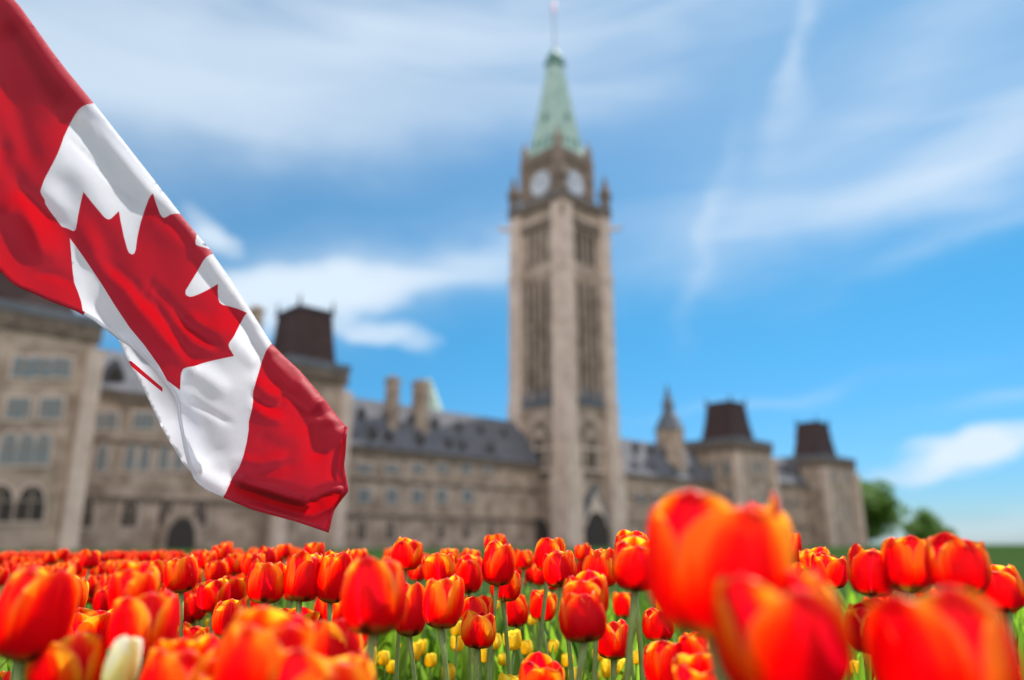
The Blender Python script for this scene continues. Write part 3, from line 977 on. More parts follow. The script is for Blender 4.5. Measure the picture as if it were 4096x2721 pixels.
hem(edge_d[-1:] + right, 'hem', M['cloth_red'])
hem(right[-1:] + bottom_r + [RB], 'hem', M['cloth_red'])
hem([RB] + bottom_w + [LB], 'hem', M['cloth_white'])
hem([LB] + bottom_l, 'hem', M['cloth_red'])
tp = on_flag((-540, -700), 0)
m = MB(); pl = on_flag((-540, 300), 0) - FL
m.cone(pl.x - .02, pl.y, [(.012, 0), (.012, tp.z + .05), (.018, tp.z + .06), (.018, tp.z + .08), (.004, tp.z + .10)], 14)
m.build('flagpole', M['pole'], flag, smooth=True)

# ------------------------------------------------------------------ tulips
def petal_mat(name, stops, base, blotch, trans=0.5, rimw=0.0):
    """stops: colours from the heart of a petal to its margin"""
    m = bpy.data.materials.new(name); m.use_nodes = True
    t = m.node_tree; N, L = t.nodes, t.links
    p = N['Principled BSDF']; o = N['Material Output']
    p.inputs['Roughness'].default_value = 0.40; p.inputs['Specular IOR Level'].default_value = 0.22
    def mm(op, a, b=0.0, c=0.0, clamp=False):
        n = N.new('ShaderNodeMath'); n.operation = op; n.use_clamp = clamp
        put(t, n.inputs[0], a); put(t, n.inputs[1], b); put(t, n.inputs[2], c)
        return n.outputs[0]
    uv = N.new('ShaderNodeUVMap'); sp = N.new('ShaderNodeSeparateXYZ'); L.new(uv.outputs[0], sp.inputs[0])
    u = mm('ABSOLUTE', mm('SUBTRACT', mm('MULTIPLY', sp.outputs[0], 2.0), 1.0)); v = sp.outputs[1]
    oi = N.new('ShaderNodeObjectInfo')
    cb = N.new('ShaderNodeCombineXYZ'); put(t, cb.inputs[0], mm('MULTIPLY', sp.outputs[0], 16.0)); put(t, cb.inputs[1], mm('MULTIPLY', v, 1.2)); put(t, cb.inputs[2], mm('MULTIPLY', oi.outputs['Random'], 30.0))
    nz = N.new('ShaderNodeTexNoise'); nz.inputs['Scale'].default_value = 1.0; nz.inputs['Detail'].default_value = 3; L.new(cb.outputs[0], nz.inputs['Vector'])
    def sstep(x, a, b):
        n = N.new('ShaderNodeMapRange'); n.interpolation_type = 'SMOOTHSTEP'; put(t, n.inputs[0], x); n.inputs[1].default_value = a; n.inputs[2].default_value = b
        return n.outputs[0]
    # flame: the red tongue of a petal narrows towards its tip, the flanks run through orange to yellow: margin colour plus painted backlit glow
    x = mm('ADD', mm('MULTIPLY', u, 0.80), mm('MULTIPLY', mm('MAXIMUM', mm('SUBTRACT', v, 0.30), 0.0), 0.80))
    x = mm('ADD', x, mm('MULTIPLY', mm('SUBTRACT', oi.outputs['Random'], 0.55), 0.42))
    x = mm('ADD', x, mm('MULTIPLY', mm('SUBTRACT', nz.outputs[0], 0.5), 0.45))
    cb2 = N.new('ShaderNodeCombineXYZ'); put(t, cb2.inputs[0], mm('MULTIPLY', sp.outputs[0], 70.0)); put(t, cb2.inputs[1], mm('MULTIPLY', v, 2.5)); put(t, cb2.inputs[2], mm('MULTIPLY', oi.outputs['Random'], 50.0))
    nz2 = N.new('ShaderNodeTexNoise'); nz2.inputs['Scale'].default_value = 1.0; nz2.inputs['Detail'].default_value = 2; L.new(cb2.outputs[0], nz2.inputs['Vector'])
    x = mm('ADD', x, mm('MULTIPLY', mm('SUBTRACT', nz2.outputs[0], 0.5), 0.30))
    f = mm('MULTIPLY', sstep(x, 0.43, 0.98), sstep(v, 0.15, 0.50))
    rib = mm('MULTIPLY', mm('SUBTRACT', 1.0, sstep(u, 0.0, 0.07)), mm('MULTIPLY', sstep(v, 0.45, 0.8), 0.22))
    f = mm('ADD', f, rib, clamp=True)
    rp = N.new('ShaderNodeValToRGB'); cr = rp.color_ramp
    while len(cr.elements) < len(stops): cr.elements.new(0.5)
    for e, (q, c) in zip(cr.elements, stops): e.position = q; e.color = (*c, 1)
    L.new(f, rp.inputs[0])
    rim = mm('MULTIPLY', mm('MAXIMUM', mm('MULTIPLY', sstep(u, 0.90, 0.98), sstep(v, 0.45, 0.75)), sstep(v, 0.93, 0.985)), rimw)  # pink rim: gloss of backlit petal edges, painted as colour
    mr = N.new('ShaderNodeMix'); mr.data_type = 'RGBA'; put(t, mr.inputs[0], rim); L.new(rp.outputs[0], mr.inputs[6]); mr.inputs[7].default_value = (0.80, 0.12, 0.16, 1)
    mb = N.new('ShaderNodeMix'); mb.data_type = 'RGBA'
    put(t, mb.inputs[0], mm('SUBTRACT', 1.0, sstep(mm('ADD', v, mm('MULTIPLY', mm('SUBTRACT', nz.outputs[0], 0.5), 0.08)), 0.12, 0.235))); L.new(mr.outputs[2], mb.inputs[6]); mb.inputs[7].default_value = (*base, 1)
    mk = N.new('ShaderNodeMix'); mk.data_type = 'RGBA'
    blot = mm('MULTIPLY', mm('SUBTRACT', 1.0, sstep(u, 0.12, 0.34)), mm('SUBTRACT', 1.0, sstep(v, 0.15, 0.31)))
    put(t, mk.inputs[0], mm('MULTIPLY', blot, blotch)); L.new(mb.outputs[2], mk.inputs[6]); mk.inputs[7].default_value = (0.05, 0.02, 0.008, 1)
    L.new(mk.outputs[2], p.inputs['Base Color'])
    bp = N.new('ShaderNodeBump'); bp.inputs['Strength'].default_value = 0.15; bp.inputs['Distance'].default_value = 0.002; L.new(nz.outputs[0], bp.inputs['Height']); L.new(bp.outputs[0], p.inputs['Normal'])
    tr = N.new('ShaderNodeBsdfTranslucent'); L.new(mk.outputs[2], tr.inputs[0])
    mxs = N.new('ShaderNodeMixShader'); mxs.inputs[0].default_value = trans
    L.new(p.outputs[0], mxs.inputs[1]); L.new(tr.outputs[0], mxs.inputs[2]); L.new(mxs.outputs[0], o.inputs[0])
    return m


M['red_petal'] = petal_mat('red_petal', [(0.0, (0.72, 0.001, 0.014)), (0.14, (0.93, 0.003, 0.003)), (0.48, (0.97, 0.065, 0.001)), (0.86, (0.98, 0.22, 0.003)), (1.0, (0.98, 0.48, 0.02))],
                           (0.34, 0.26, 0.05), 0.9, 0.72, 0.75)
M['yellow_petal'] = petal_mat('yellow_petal', [(0.0, (0.90, 0.62, 0.02)), (0.5, (0.95, 0.72, 0.03)), (1.0, (0.97, 0.82, 0.10))], (0.55, 0.55, 0.06), 0.0, 0.5)
M['cream_petal'] = petal_mat('cream_petal', [(0.0, (0.75, 0.70, 0.25)), (0.5, (0.82, 0.80, 0.55)), (1.0, (0.86, 0.86, 0.74))], (0.4, 0.45, 0.08), 0.0, 0.4)
M['stem'] = mat('tulip_stem', (0.20, 0.29, 0.09), 0.55, 0.3, 0.1, 60, 0.25, 40)


def blade_mat(name):
    m = leaf_mat(name, (0.03, 0.09, 0.012), (0.28, 0.50, 0.03), 0.55)
    t = m.node_tree
    return m


M['blade'] = blade_mat('tulip_leaf')


def interp(tab, x):
    for (a, b), (c, d) in zip(tab, tab[1:]):
        if x <= c:
            t = (x - a) / (c - a); t = t * t * (3 - 2 * t) * .35 + t * .65
            return b + (d - b) * t
    return tab[-1][1]


def petal_geo(rnd, op, inner):
    """one petal of a bloom that is 1 wide and 1 tall; op opens the mouth"""
    NU, NV = 11, 17
    rt = [(0, .05), (.05, .20), (.16, .375), (.34, .49), (.55, .505 + op * .02), (.78, .455 + op * .10), (.92, .40 + op * .17), (1.0, .33 + op * .22)]
    zt = [(0, 0), (.05, .012), (.16, .085), (.34, .29), (.55, .545), (.78, .80), (.92, .945), (1.0, 1.0)]
    k = .93 if inner else 1.0
    hk = rnd.uniform(.93, 1.03) * (1.02 if inner else .98)
    lean = rnd.uniform(-.05, .05); tipc = rnd.uniform(-.06, .05); twist = rnd.uniform(-.10, .10); ph = rnd.uniform(0, 6)
    hw = rnd.uniform(.98, 1.12)
    v, uv, f = [], [], []
    for j in range(NV):
        s = j / (NV - 1); t = 1 - (1 - s) ** 1.25
        rr = interp(rt, t) * k + lean * t * t * .5 + tipc * max(0, t - .8) * 2.0
        zz = interp(zt, t) * hk
        q = max(0.0, (t - .52) / .48)
        ph_w = hw * max(0.012, (1 - q ** 2.5)) ** .52
        if t < .16: ph_w *= .80 + .2 * t / .16
        for i in range(NU):
            u = -1 + 2 * i / (NU - 1)
            ang = u * ph_w + twist * t
            r2 = rr * (1 + .05 * u * u * t - .025 * math.exp(-(u / .16) ** 2) * t) + .012 * math.sin(u * 5 + ph) * t
            v.append((math.sin(ang) * r2, -math.cos(ang) * r2, zz - .03 * abs(u) * t + .008 * math.sin(u * 7 + ph * 2) * t * t))
            uv.append((i / (NU - 1), t))
    for j in range(NV - 1):
        for i in range(NU - 1):
            f.append((j * NU + i, j * NU + i + 1, (j + 1) * NU + i + 1, (j + 1) * NU + i))
    return v, f, uv


PETALS = []                                                  # [open step][variant] -> (outer mesh, inner mesh)
rp_ = random.Random(11)
for op in (-0.12, 0.15, 0.45, 0.95):
    row = []
    for k in range(4):
        pair = []
        for inner in (False, True):
            v, f, uv = petal_geo(rp_, op, inner)
            o = mesh_obj('petal', v, f, M['red_petal'], None, smooth=True, uv=uv)
            pair.append(o.data)
            bpy.data.objects.remove(o)
        row.append(pair)
    PETALS.append(row)


def recolour(me, m):
    c = me.copy(); c.materials.clear(); c.materials.append(m); return c


YP = [[[recolour(x, M['yellow_petal']) for x in pr] for pr in row] for row in PETALS[:3]]
CP_ = [[[recolour(x, M['cream_petal']) for x in pr] for pr in row] for row in PETALS[:3]]


def stem_geo(h, r, bend, ang):
    n, rings = 8, []
    for i in range(9):
        t = i / 8
        off = bend * math.sin(t * math.pi) * .6
        cx_, cy_ = off * math.cos(ang), off * math.sin(ang)
        rr = r * (1.18 - .25 * t) * (1.25 if i == 8 else 1)
        rings.append([(cx_ + rr * math.cos(6.283 * j / n), cy_ + rr * math.sin(6.283 * j / n), h * t) for j in range(n)])
    m = MB().quadloop(rings); return m


def blade_geo(rnd, l, w, lean):
    """lance-shaped folded leaf rising from the ground and arching outwards along +x"""
    NV = 10; v, f = [], []
    tw = rnd.uniform(-.5, .5); wav = rnd.uniform(0, 6)
    for j in range(NV):
        t = j / (NV - 1)
        ww = w * (math.sin(math.pi * min(1, .12 + t * .88)) ** .75) * (1 - .15 * t) + .0006
        if j == NV - 1: ww = .0006
        x = lean * l * t ** 1.8; z = l * (t - .25 * lean * t ** 2.2)
        for q, dep in ((-1, .0), (-.5, -.55), (0, -.8), (.5, -.55), (1, .0)):
            a = tw * t
            yy = q * ww * math.cos(a); xx = -dep * ww * .55 * (1 - .5 * t) + q * ww * math.sin(a) + .12 * ww * math.sin(6 * t + wav) * abs(q)
            v.append((x - xx, yy, z))
    for j in range(NV - 1):
        for i in range(4):
            f.append((j * 5 + i, j * 5 + i + 1, (j + 1) * 5 + i + 1, (j + 1) * 5 + i))
    return v, f


BLADES = []
rb_ = random.Random(5)
for k in range(8):
    v, f = blade_geo(rb_, 1.0, rb_.uniform(.06, .10), rb_.uniform(.12, .5))
    o = mesh_obj('leaf', v, f, M['blade'], None, smooth=True); BLADES.append(o.data); bpy.data.objects.remove(o)

rt_ = random.Random(21)


def head_width(w):
    return .062 * (w / 110.0) ** .62 if w < 110 else .062 + .034 * min(1, max(0, (w - 150) / 250))


def tulip(cx, top, bot, w, op, label, kind='red', group=None, detailed=True, tilt=None, size=None):
    """a tulip given by the place and width of its bloom in the photograph (4096 px wide)"""
    Wd = head_width(w) * (.8 if kind == 'yellow' else 1)
    Wd = size or Wd
    y = Wd * F_PX / w
    ptop, pbot = at_y(cx, top, y), at_y(cx, bot, y)
    hgt = max(Wd * 1.02, min(Wd * 1.75, ptop.z - pbot.z))
    base = Vector((pbot.x, y, max(.10, ptop.z - hgt)))
    ground = Vector((base.x + rt_.uniform(-.02, .02) * base.z * 2, y + rt_.uniform(-.01, .03), 0))
    name = {'red': 'red_tulip', 'yellow': 'yellow_tulip', 'cream': 'cream_tulip'}[kind]
    e = empty(name, (ground.x, ground.y, 0))
    tag(e, label, 'tulip', group or {'red': 'red tulips in the bed', 'yellow': 'yellow tulips in the bed', 'cream': None}[kind])
    rel = base - ground
    # stem
    r = .0042 * Wd / .062
    sm = MB(); rings = []; n = 8; bend = rt_.uniform(-.022, .022)
    for i in range(10):
        t = i / 9; o = bend * math.sin(t * math.pi)
        rr = r * (1.2 - .25 * t) * (1.3 if i == 9 else 1)
        c = rel * t
        rings.append([(c.x + o + rr * math.cos(6.283 * j / n), c.y + rr * math.sin(6.283 * j / n), rel.z * t) for j in range(n)])
    sm.quadloop(rings).build('stem', M['stem'], e, smooth=True)
    bank = {'red': PETALS, 'yellow': YP, 'cream': CP_}[kind]
    row = bank[min(op, len(bank) - 1)]
    var = rt_.randrange(4)
    rz0 = rt_.uniform(0, 6.283)
    tx, ty = (rt_.uniform(-.15, .15), rt_.uniform(-.13, .13)) if tilt is None else tilt
    Mh = Matrix.Translation(rel - Vector((0, 0, Wd * .01))) @ Matrix.Rotation(tx, 4, 'Y') @ Matrix.Rotation(ty, 4, 'X') @ Matrix.Diagonal((Wd, Wd, hgt, 1))
    for i in range(6):
        inner = i % 2
        o = bpy.data.objects.new('petal', row[(var + i // 2) % 4][inner])
        link(o, e)
        o.matrix_local = Mh @ Matrix.Rotation(rz0 + i * math.pi / 3 + rt_.uniform(-.06, .06), 4, 'Z') @ Matrix.Rotation(rt_.uniform(-.03, .04), 4, 'X')
    if detailed:
        a0 = rt_.uniform(0, 6.28)
        for i in range(2):
            o = bpy.data.objects.new('leaf', rt_.choice(BLADES)); link(o, e)
            L_ = min(.30, max(.14, base.z * rt_.uniform(.45, .68)))
            o.scale = (L_ * .9, L_ * .9, L_); o.rotation_euler = (0, 0, a0 + i * 2.6 + rt_.uniform(-.5, .5))
    return e


NEAR = [
    # cx, top, bottom, width, openness, label
    (79, 2247, 2640, 265, 1, 'big blurred red tulip cut off by the left edge of the picture'),
    (251, 2296, 2470, 127, 0, 'mid sized crimson tulip tucked just behind the big blurred one at the left edge'),
    (250, 2343, 2508, 85, 0, 'narrow dark crimson tulip squeezed against the right side of the big left edge tulip'),
    (332, 2320, 2413, 46, 1, 'left one of a close pair of small orange red tulips beside the left edge tulip'),
    (366, 2328, 2418, 50, 1, 'right one of a close pair of small orange red tulips beside the left edge tulip'),
    (341, 2297, 2390, 63, 1, 'small orange tulip directly behind the close pair on the left'),
    (421, 2288, 2418, 70, 0, 'slim red tulip half hidden at the left shoulder of a rounded larger one'),
    (523, 2254, 2430, 168, 1, 'rounded orange red tulip above the blurred tulip at lower left'),
    (628, 2236, 2357, 85, 0, 'orange red tulip just left of the sharp tall one below the left wing'),
    (725, 2220, 2370, 123, 1, 'sharp egg shaped red tulip on a long bare stem, under the flag'),
    (683, 2325, 2453, 95, 0, 'plain red tulip low behind the stem of the sharp egg shaped one'),
    (779, 2325, 2430, 58, 1, 'small red tulip just right of the sharp egg shaped one'),
    (345, 2437, 2545, 165, 3, 'wide open orange yellow tulip with curling petals low on the left'),
    (558, 2350, 2655, 240, 1, 'large blurred tulip, orange on its left half and crimson on its right, lower left'),
    (269, 2520, 2790, 250, 1, 'blurred red tulip at the bottom edge left of the cream tulip'),
    (695, 2545, 2850, 280, 1, 'large blurred red tulip at the bottom edge right of the cream tulip'),
    (762, 2495, 2600, 115, 2, 'open orange tulip peeking over the blurred bottom edge tulips'),
    (10, 2680, 2860, 130, 1, 'red tulip tip in the bottom left corner'),
    (408, 2412, 2450, 40, 1, 'tiny orange tulip between stems above the wide open one'),
    (202, 2207, 2250, 44, 1, 'small far tulip standing singly left of a slightly taller twin'),
    (247, 2193, 2232, 40, 1, 'small far tulip, taller twin of the one on its left'),
    (357, 2196, 2275, 66, 1, 'far tulip with a visible stem rising above the dense rows at left'),
    (303, 2241, 2302, 52, 2, 'small yellowish orange tulip below the far one with a visible stem'),
    (632, 2199, 2243, 50, 1, 'small far orange tulip poking above the rows in front of the arched porch'),
    (823, 2199, 2264, 71, 0, 'red tulip in the back row left of a taller pair, beneath the flag'),
    (883, 2175, 2237, 66, 1, 'front bloom of the tallest back row pair beneath the flag'),
    (899, 2165, 2230, 53, 1, 'rear bloom of the tallest back row pair beneath the flag'),
    (870, 2237, 2318, 83, 1, 'round orange tulip below the back row pair'),
    (810, 2270, 2326, 42, 1, 'small orange tulip beside the egg shaped one on its right'),
    (936, 2211, 2298, 79, 0, 'smooth red tulip left of the tight middle group under the flag tip'),
    (855, 2316, 2443, 117, 2, 'cup shaped orange tulip with a pale midrib, lower left of centre'),
    (926, 2304, 2400, 90, 2, 'yellow edged tulip leaning behind the cup shaped orange one'),
    (973, 2258, 2340, 45, 0, 'thin orange sliver of a tulip left of the big sharp red one'),
    (986, 2345, 2420, 65, 0, 'plain red tulip below the thin orange one'),
    (1061, 2183, 2260, 75, 0, 'tulip in the back row directly above the big sharp red one'),
    (1017, 2207, 2280, 88, 1, 'orange back row tulip left of the one above the big sharp red one'),
    (1138, 2175, 2220, 53, 2, 'small square topped tulip alone above the back row under the flag'),
    (1057, 2237, 2415, 143, 1, 'big sharp red tulip, left one of two side by side under the flag'),
    (1196, 2201, 2405, 145, 0, 'big sharp oval red tulip, right one of two side by side under the flag'),
    (1120, 2199, 2260, 50, 1, 'small orange tulip seen between the two big sharp ones'),
    (1259, 2170, 2225, 77, 2, 'wide orange back row tulip just below the lower tip of the flag'),
    (1320, 2195, 2410, 130, 1, 'tall orange tulip with long flame stripes right of the two sharp ones'),
    (1341, 2340, 2410, 78, 2, 'orange tulip with curled rim in front of the flame striped one'),
    (1338, 2391, 2475, 100, 1, 'dull orange tulip with a straight midrib below the flame striped one'),
    (1439, 2195, 2245, 63, 2, 'small ragged tulip behind the top of the tall purple red one'),
    (916, 2395, 2520, 130, 1, 'orange tulip half sunk behind the huge blurred one at the bottom'),
    (1003, 2397, 2500, 62, 1, 'narrow yellow edged tulip beside the half sunk orange one'),
    (1181, 2435, 2540, 130, 3, 'spiky open orange tulip with thin upright petals in the lower middle left'),
    (1037, 2440, 2790, 350, 1, 'huge soft orange and yellow blur of a tulip at the bottom left of centre'),
    (1333, 2460, 2655, 215, 1, 'blurred crimson tulip to the right of the huge orange blur'),
    (930, 2640, 2960, 300, 1, 'pinkish blurred tulip rim along the bottom edge, left one of two'),
    (1262, 2600, 2980, 370, 2, 'blurred orange tulip with round light spots along the bottom edge, right one of two'),
    (1450, 2510, 2650, 90, 0, 'dark red tulip half hidden behind the blurred crimson one'),
    (1493, 2225, 2540, 245, 0, 'tall purple red tulip, largest of the nearly sharp ones left of centre'),
    (1620, 2151, 2278, 113, 1, 'heart topped orange red tulip standing high left of the clock tower'),
    (1555, 2199, 2240, 40, 1, 'tiny tulip at the left elbow of the heart topped one'),
    (1692, 2211, 2260, 48, 1, 'small tulip at the right elbow of the heart topped one'),
    (1670, 2255, 2315, 63, 1, 'pair like frilled tulip below the stem of the heart topped one'),
    (1760, 2209, 2320, 117, 2, 'tulip with flared side petals and a pale midrib, below the tower left'),
    (1637, 2327, 2547, 125, 0, 'red tulip overlapped on its left by the tall purple red one'),
    (1761, 2300, 2515, 150, 1, 'square shouldered orange red tulip with dark base, centre left'),
    (1874, 2222, 2373, 105, 1, 'orange tulip with one pointed petal, left of the twin stacked tulips'),
    (1882, 2195, 2255, 75, 1, 'back row tulip behind the one with a pointed petal'),
    (1794, 2193, 2235, 65, 2, 'small back row tulip just left of the tower base'),
    (1987, 2159, 2342, 125, 0, 'tall sharp red tulip right at the left foot of the tower'),
    (1985, 2133, 2210, 85, 1, 'tulip whose top shows over the tall sharp one at the tower foot'),
    (2013, 2270, 2385, 120, 0, 'red tulip leaning out from behind the stem of the tall one at the tower foot'),
    (1912, 2374, 2460, 125, 1, 'upper one of two stacked tulips crossed by a thin stem'),
    (1910, 2441, 2577, 132, 1, 'lower one of two stacked tulips crossed by a thin stem'),
    (2070, 2369, 2508, 97, 1, 'orange red tulip above a yellow one in the middle of the bed'),
    (2095, 2195, 2278, 75, 1, 'cluster like tulip with narrow petals in front of the tower'),
    (2152, 2627, 2790, 160, 2, 'orange tulip cut by the bottom edge in the middle'),
    (2194, 2149, 2290, 118, 1, 'orange tulip with purple flanks in front of the left tower doorway'),
    (2244, 2199, 2348, 128, 1, 'orange tulip overlapping the lower right of the one at the tower doorway'),
    (2333, 2174, 2232, 61, 1, 'small plain tulip in front of the big tower doorway'),
    (2335, 2233, 2310, 60, 0, 'yellow orange tulip squeezed under the small plain one'),
    (2400, 2184, 2350, 138, 0, 'broad tulip with two rounded lobes right of the tower doorway'),
    (2158, 2257, 2342, 60, 0, 'small tulip in the shade left of two overlapping orange ones'),
    (2212, 2286, 2360, 60, 0, 'small red tulip hidden low between overlapping orange ones'),
    (2342, 2289, 2440, 172, 1, 'wide tulip right behind the sharpest one of the centre'),
    (2335, 2358, 2571, 180, 0, 'sharpest big orange red tulip of the centre, facing front'),
    (2540, 2153, 2360, 182, 1, 'large clear tulip left of the giant blurred one'),
    (2527, 2124, 2230, 135, 1, 'tulip rising behind the large clear one beside the giant'),
    (2501, 2367, 2471, 83, 2, 'small open tulip cut by a stem, centre right'),
    (2164, 2361, 2484, 100, 2, 'flat topped tulip left of the sharpest centre one'),
    (2455, 2475, 2635, 135, 0, 'red tulip below right of the sharpest centre one'),
    (2634, 2432, 2567, 117, 1, 'tulip crossed by a thin stem below the giant blurred one'),
    (2090, 2287, 2342, 33, 0, 'tiny tulip between stems near the tower foot'),
    (2669, 2564, 2740, 165, 2, 'two lobed orange tulip near the bottom, right of centre'),
    (2820, 2514, 2650, 168, 1, 'orange tulip crossed by the thick stem of the giant'),
    (2843, 2610, 2820, 225, 2, 'soft orange tulip on the bottom edge in front of the thick stem'),
    (2864, 1972, 2523, 520, 2, 'giant blurred wide open tulip, tallest of all, right of the tower'),
    (3157, 2265, 2760, 470, 1, 'very large blurred red tulip in front of the giant one, lower right'),
    (3165, 2125, 2260, 78, 0, 'slim sharp tulip at the right cheek of the giant one'),
    (3320, 2215, 2330, 125, 2, 'orange tulip just right of the giant one, front of two'),
    (3270, 2191, 2290, 110, 2, 'orange tulip just right of the giant one, rear of two'),
    (3180, 2245, 2340, 110, 1, 'red tulip top seen above the very large blurred one'),
    (3490, 2182, 2385, 170, 1, 'leftmost of three big red tulips in a row before the trees'),
    (3640, 2134, 2372, 180, 1, 'middle and tallest of three big red tulips in a row before the trees'),
    (3840, 2142, 2377, 215, 1, 'widest and rightmost of three big red tulips in a row before the trees'),
    (4025, 2262, 2425, 165, 1, 'red tulip at the right edge, lower than the row of three'),
    (3500, 2400, 2615, 180, 1, 'orange topped sharp tulip between the two very large blurred ones'),
    (3823, 2360, 2860, 500, 1, 'very large blurred red tulip in the lower right corner'),
    (4090, 2660, 2800, 90, 1, 'orange tulip scrap in the bottom right corner'),
    (3485, 2383, 2460, 60, 1, 'small tulip tip behind the orange topped sharp one, left tip'),
    (3548, 2378, 2460, 62, 1, 'small tulip tip behind the orange topped sharp one, right tip'),
]
SIZES = {2864: .115, 3157: .094, 3823: .098, 1057: .068, 1196: .069, 523: .054, 345: .076}
for a in NEAR:
    tulip(*a, size=SIZES.get(a[0]))
tulip(452, 2534, 2800, 120, 0, 'closed cream white tulip with a yellow streak, the only pale bloom', 'cream', tilt=(.16, 0), size=.034)
YEL = [
    (1474, 2581, 2686, 55, 0, 'closed yellow tulip right of the blurred crimson one near the bottom'),
    (533, 2662, 2760, 48, 1, 'yellow tulip scrap beside the cream one at the bottom'),
    (1603, 2577, 2630, 30, 0, 'narrow yellow tulip half behind a green stem, left of an open yellow pair'),
    (1658, 2565, 2652, 40, 1, 'left one of an adjoining yellow pair under the square shouldered red tulip'),
    (1683, 2553, 2620, 36, 1, 'right one of an adjoining yellow pair under the square shouldered red tulip'),
    (1827, 2480, 2545, 50, 1, 'upper yellow tulip of a column left of the stacked red ones'),
    (1829, 2534, 2607, 48, 1, 'lower yellow tulip of a column left of the stacked red ones'),
    (1975, 2528, 2595, 60, 1, 'yellow tulip half hidden behind the lower stacked red one'),
    (2056, 2518, 2600, 67, 2, 'open yellow tulip under the orange red one in the middle'),
    (2035, 2694, 2780, 95, 2, 'wide yellow tulip cut by the bottom edge left of a red one'),
    (2645, 2389, 2440, 40, 1, 'small yellow tulip just below the giant red one'),
    (2432, 2634, 2740, 40, 0, 'left one of two yellow tulips on the bottom edge, centre right'),
    (2487, 2633, 2720, 42, 1, 'right one of two yellow tulips on the bottom edge, centre right'),
    (2388, 2680, 2760, 34, 0, 'low yellow tulip tip on the bottom edge beside a thick stem'),
    (2715, 2455, 2500, 26, 0, 'tiny yellow tulip among leaves right of the one crossed by a stem'),
    (1708, 2690, 2740, 26, 0, 'tiny yellow bud near the bottom, left of centre'),
    (690, 2440, 2500, 34, 1, 'small yellow tulip among stems left of the orange open one'),
    (772, 2452, 2495, 34, 1, 'small yellow tulip right behind the bare stem of the egg shaped red one'),
    (810, 2425, 2465, 36, 1, 'small yellow tulip below the cup shaped orange one'),
    (836, 2472, 2510, 34, 1, 'small yellow tulip just over the blurred bottom edge red ones'),
    (395, 2390, 2425, 26, 1, 'tiny yellow tulip between the close pair and the rounded red one'),
    (1268, 2408, 2450, 34, 1, 'tiny yellow tulip beneath the flame striped red one'),
    (1982, 2395, 2440, 30, 1, 'tiny yellow tulip right of the upper stacked red one'),
    (2130, 2460, 2500, 34, 1, 'small yellow tulip left of the flat topped red one'),
    (3075, 2690, 2740, 40, 1, 'yellow tulip scrap under the very large blurred red ones'),
]
for x_, t_, w_ in ((1535, 2600, 46), (1570, 2640, 40), (1720, 2610, 44), (1795, 2655, 50), (1880, 2620, 40), (1940, 2590, 46), (2010, 2610, 40), (2110, 2560, 46),
                   (2215, 2560, 42), (2270, 2610, 44), (2300, 2665, 48), (2395, 2590, 40), (2545, 2600, 44), (2590, 2650, 46), (2700, 2570, 38), (3420, 2640, 46), (3600, 2670, 44)):
    YEL.append((x_, t_, t_ + w_ * 1.35, w_, 1, 'small yellow tulip low among green stems and leaves, right of centre'  if x_ > 2100 else 'small yellow tulip low among green stems and leaves, left of centre'))
for a in YEL:
    tulip(*a, 'yellow')

# distant bed: small blooms, too small to show petals, each still a plant of its own
def far_mesh(k):
    rnd = random.Random(100 + k)
    v, f, uv, mi_ = [], [], [], []
    row = PETALS[rnd.choice((0, 1, 1, 2))]
    for i in range(6):
        me = row[rnd.randrange(4)][i % 2]
        rot = Matrix.Rotation(i * math.pi / 3 + rnd.uniform(-.1, .1), 4, 'Z'); b = len(v)
        q = [Vector((0, 0))] * len(me.vertices)
        for lp in me.loops: q[lp.vertex_index] = me.uv_layers[0].data[lp.index].uv.copy()
        for vv, uq in zip(me.vertices, q):
            c = rot @ vv.co; v.append((c.x, c.y, c.z * 1.25)); uv.append(tuple(uq))
        for p in me.polygons: f.append(tuple(j + b for j in p.vertices)); mi_.append(0)
    m = stem_geo(8.0, .06, rnd.uniform(-.3, .3), 0); b = len(v)
    for p in m.v: v.append((p[0], p[1], p[2] - 8.0)); uv.append((.5, .5))
    for p in m.f: f.append(tuple(j + b for j in p)); mi_.append(1)
    o = mesh_obj('red_tulip', v, f, [M['red_petal'], M['stem']], None, midx=mi_, smooth=True, uv=uv)
    d = o.data; bpy.data.objects.remove(o); return d


FAR = [far_mesh(k) for k in range(6)]
rf_ = random.Random(77)


def far_tulip(cx, top, w, label, group):
    Wd = head_width(w); y = Wd * F_PX / w
    p = at_y(cx, top, y)
    zs = Wd * rf_.uniform(.92, 1.1)
    o = bpy.data.objects.new('red_tulip', rf_.choice(FAR)); link(o)
    o.location = (p.x, y, max(.12, p.z - 1.25 * zs))
    o.scale = (Wd, Wd, zs); o.rotation_euler = (rf_.uniform(-.05, .05), rf_.uniform(-.05, .05), rf_.uniform(0, 6.28))
    tag(o, label, 'tulip', group)


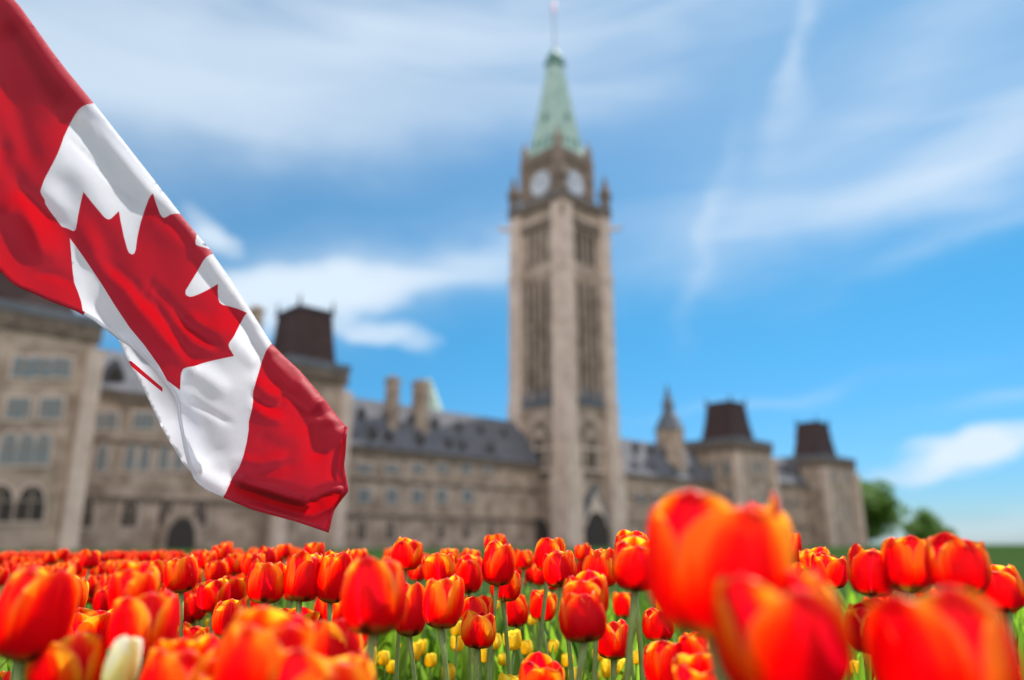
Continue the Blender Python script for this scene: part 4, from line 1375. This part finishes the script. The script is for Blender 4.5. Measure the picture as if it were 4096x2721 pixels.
for i in range(80):
    cx = rf_.uniform(-10, 830); t = rf_.random()
    far_tulip(cx, 2206 + 62 * t + rf_.uniform(-5, 5) + (6 if cx < 250 else 0), 28 + 24 * t + rf_.uniform(-3, 3), 'tiny red tulip in the dense far rows below the left wing', 'dense far tulips at left')
for i in range(40):
    cx = rf_.uniform(-10, 1480); t = rf_.random()
    far_tulip(cx, 2262 + 120 * t + rf_.uniform(-8, 8), 50 + 34 * t, 'small red tulip packed between the larger blooms on the left half of the bed', 'small tulips packed between larger ones at left')
for i in range(34):
    cx = rf_.uniform(820, 1580); t = rf_.random()
    far_tulip(cx, 2192 + 95 * t + rf_.uniform(-6, 6), 34 + 24 * t, 'small red tulip in the back rows beneath the flag and behind larger ones', 'back row tulips beneath the flag')
for i in range(26):
    cx = rf_.uniform(1580, 2640); t = rf_.random()
    far_tulip(cx, 2205 + 60 * t + rf_.uniform(-8, 8), 38 + 18 * t, 'small red tulip in the back rows before the tower foot', 'back row tulips before the tower')
for i in range(9):
    cx = rf_.uniform(3330, 4090)
    far_tulip(cx, rf_.uniform(2330, 2400), rf_.uniform(40, 55), 'small red tulip low among leaves at the right', 'low tulips among leaves at right')

# beyond those the bed goes on as a mass of blooms nobody could count
v, f, uv, mi_ = [], [], [], []
for i in range(230):
    w = rf_.uniform(25, 34); cx = rf_.uniform(-60, 1150) if i < 170 else rf_.uniform(1150, 3400)
    top = rf_.uniform(2205, 2222) + (34 - w) * -.6 + (8 if cx > 1150 else 0)
    Wd = head_width(w); y = Wd * F_PX / w; p = at_y(cx, top, y)
    me = FAR[i % 6]; b = len(v); ca, sa = math.cos(i), math.sin(i)
    q = [None] * len(me.vertices)
    for lp in me.loops: q[lp.vertex_index] = tuple(me.uv_layers[0].data[lp.index].uv)
    for vv, uq in zip(me.vertices, q):
        c = vv.co; v.append((p.x + (c.x * ca - c.y * sa) * Wd, y + (c.x * sa + c.y * ca) * Wd, p.z - 1.25 * Wd + c.z * Wd)); uv.append(uq)
    for pp in me.polygons: f.append(tuple(j + b for j in pp.vertices)); mi_.append(pp.material_index)
o = mesh_obj('distant_tulips', v, f, [M['red_petal'], M['stem']], None, midx=mi_, smooth=True, uv=uv)
tag(o, 'unbroken strip of tiny red tulips at the far rim of the bed', 'tulips', kind='stuff')

BLOOMS = [(a[0], a[1], a[2], a[3], (head_width(a[3]) * k) * F_PX / a[3]) for T_, k in ((NEAR, 1), (YEL, .8)) for a in T_]
# leaves too many to count fill the bed between the plants
v, f = [], []
rl = random.Random(9)
n_l = 0
while n_l < 3000:
    y = .75 + 3.0 * rl.random() ** .8
    x = rl.uniform(-.74, .74) * y
    L_ = rl.uniform(.20, .36) if y > 1.2 else rl.uniform(.14, .24)
    sx, sr = CX + x / y * F_PX, lambda L: 2178 + (CAM_H - L) / y * F_PX
    for a in BLOOMS:
        if a[4] > y and abs(sx - a[0]) < a[3] * .8 and sr(L_) < a[2]:
            L_ = CAM_H - (a[2] + 5 - 2178) * y / F_PX
    if L_ < .08: continue
    me = BLADES[rl.randrange(8)]; a = rl.uniform(0, 6.28); b = len(v)
    lim = rl.uniform(.75, 1.1)
    for q in me.vertices:
        c = q.co; v.append((x + (c.x * math.cos(a) - c.y * math.sin(a)) * L_ * lim, y + (c.x * math.sin(a) + c.y * math.cos(a)) * L_ * lim, c.z * L_))
    for p in me.polygons: f.append(tuple(j + b for j in p.vertices))
    n_l += 1
o = mesh_obj('tulip_foliage', v, f, M['blade'], None, smooth=True)
tag(o, 'mass of upright green tulip leaves filling the flower bed', 'foliage', kind='stuff')
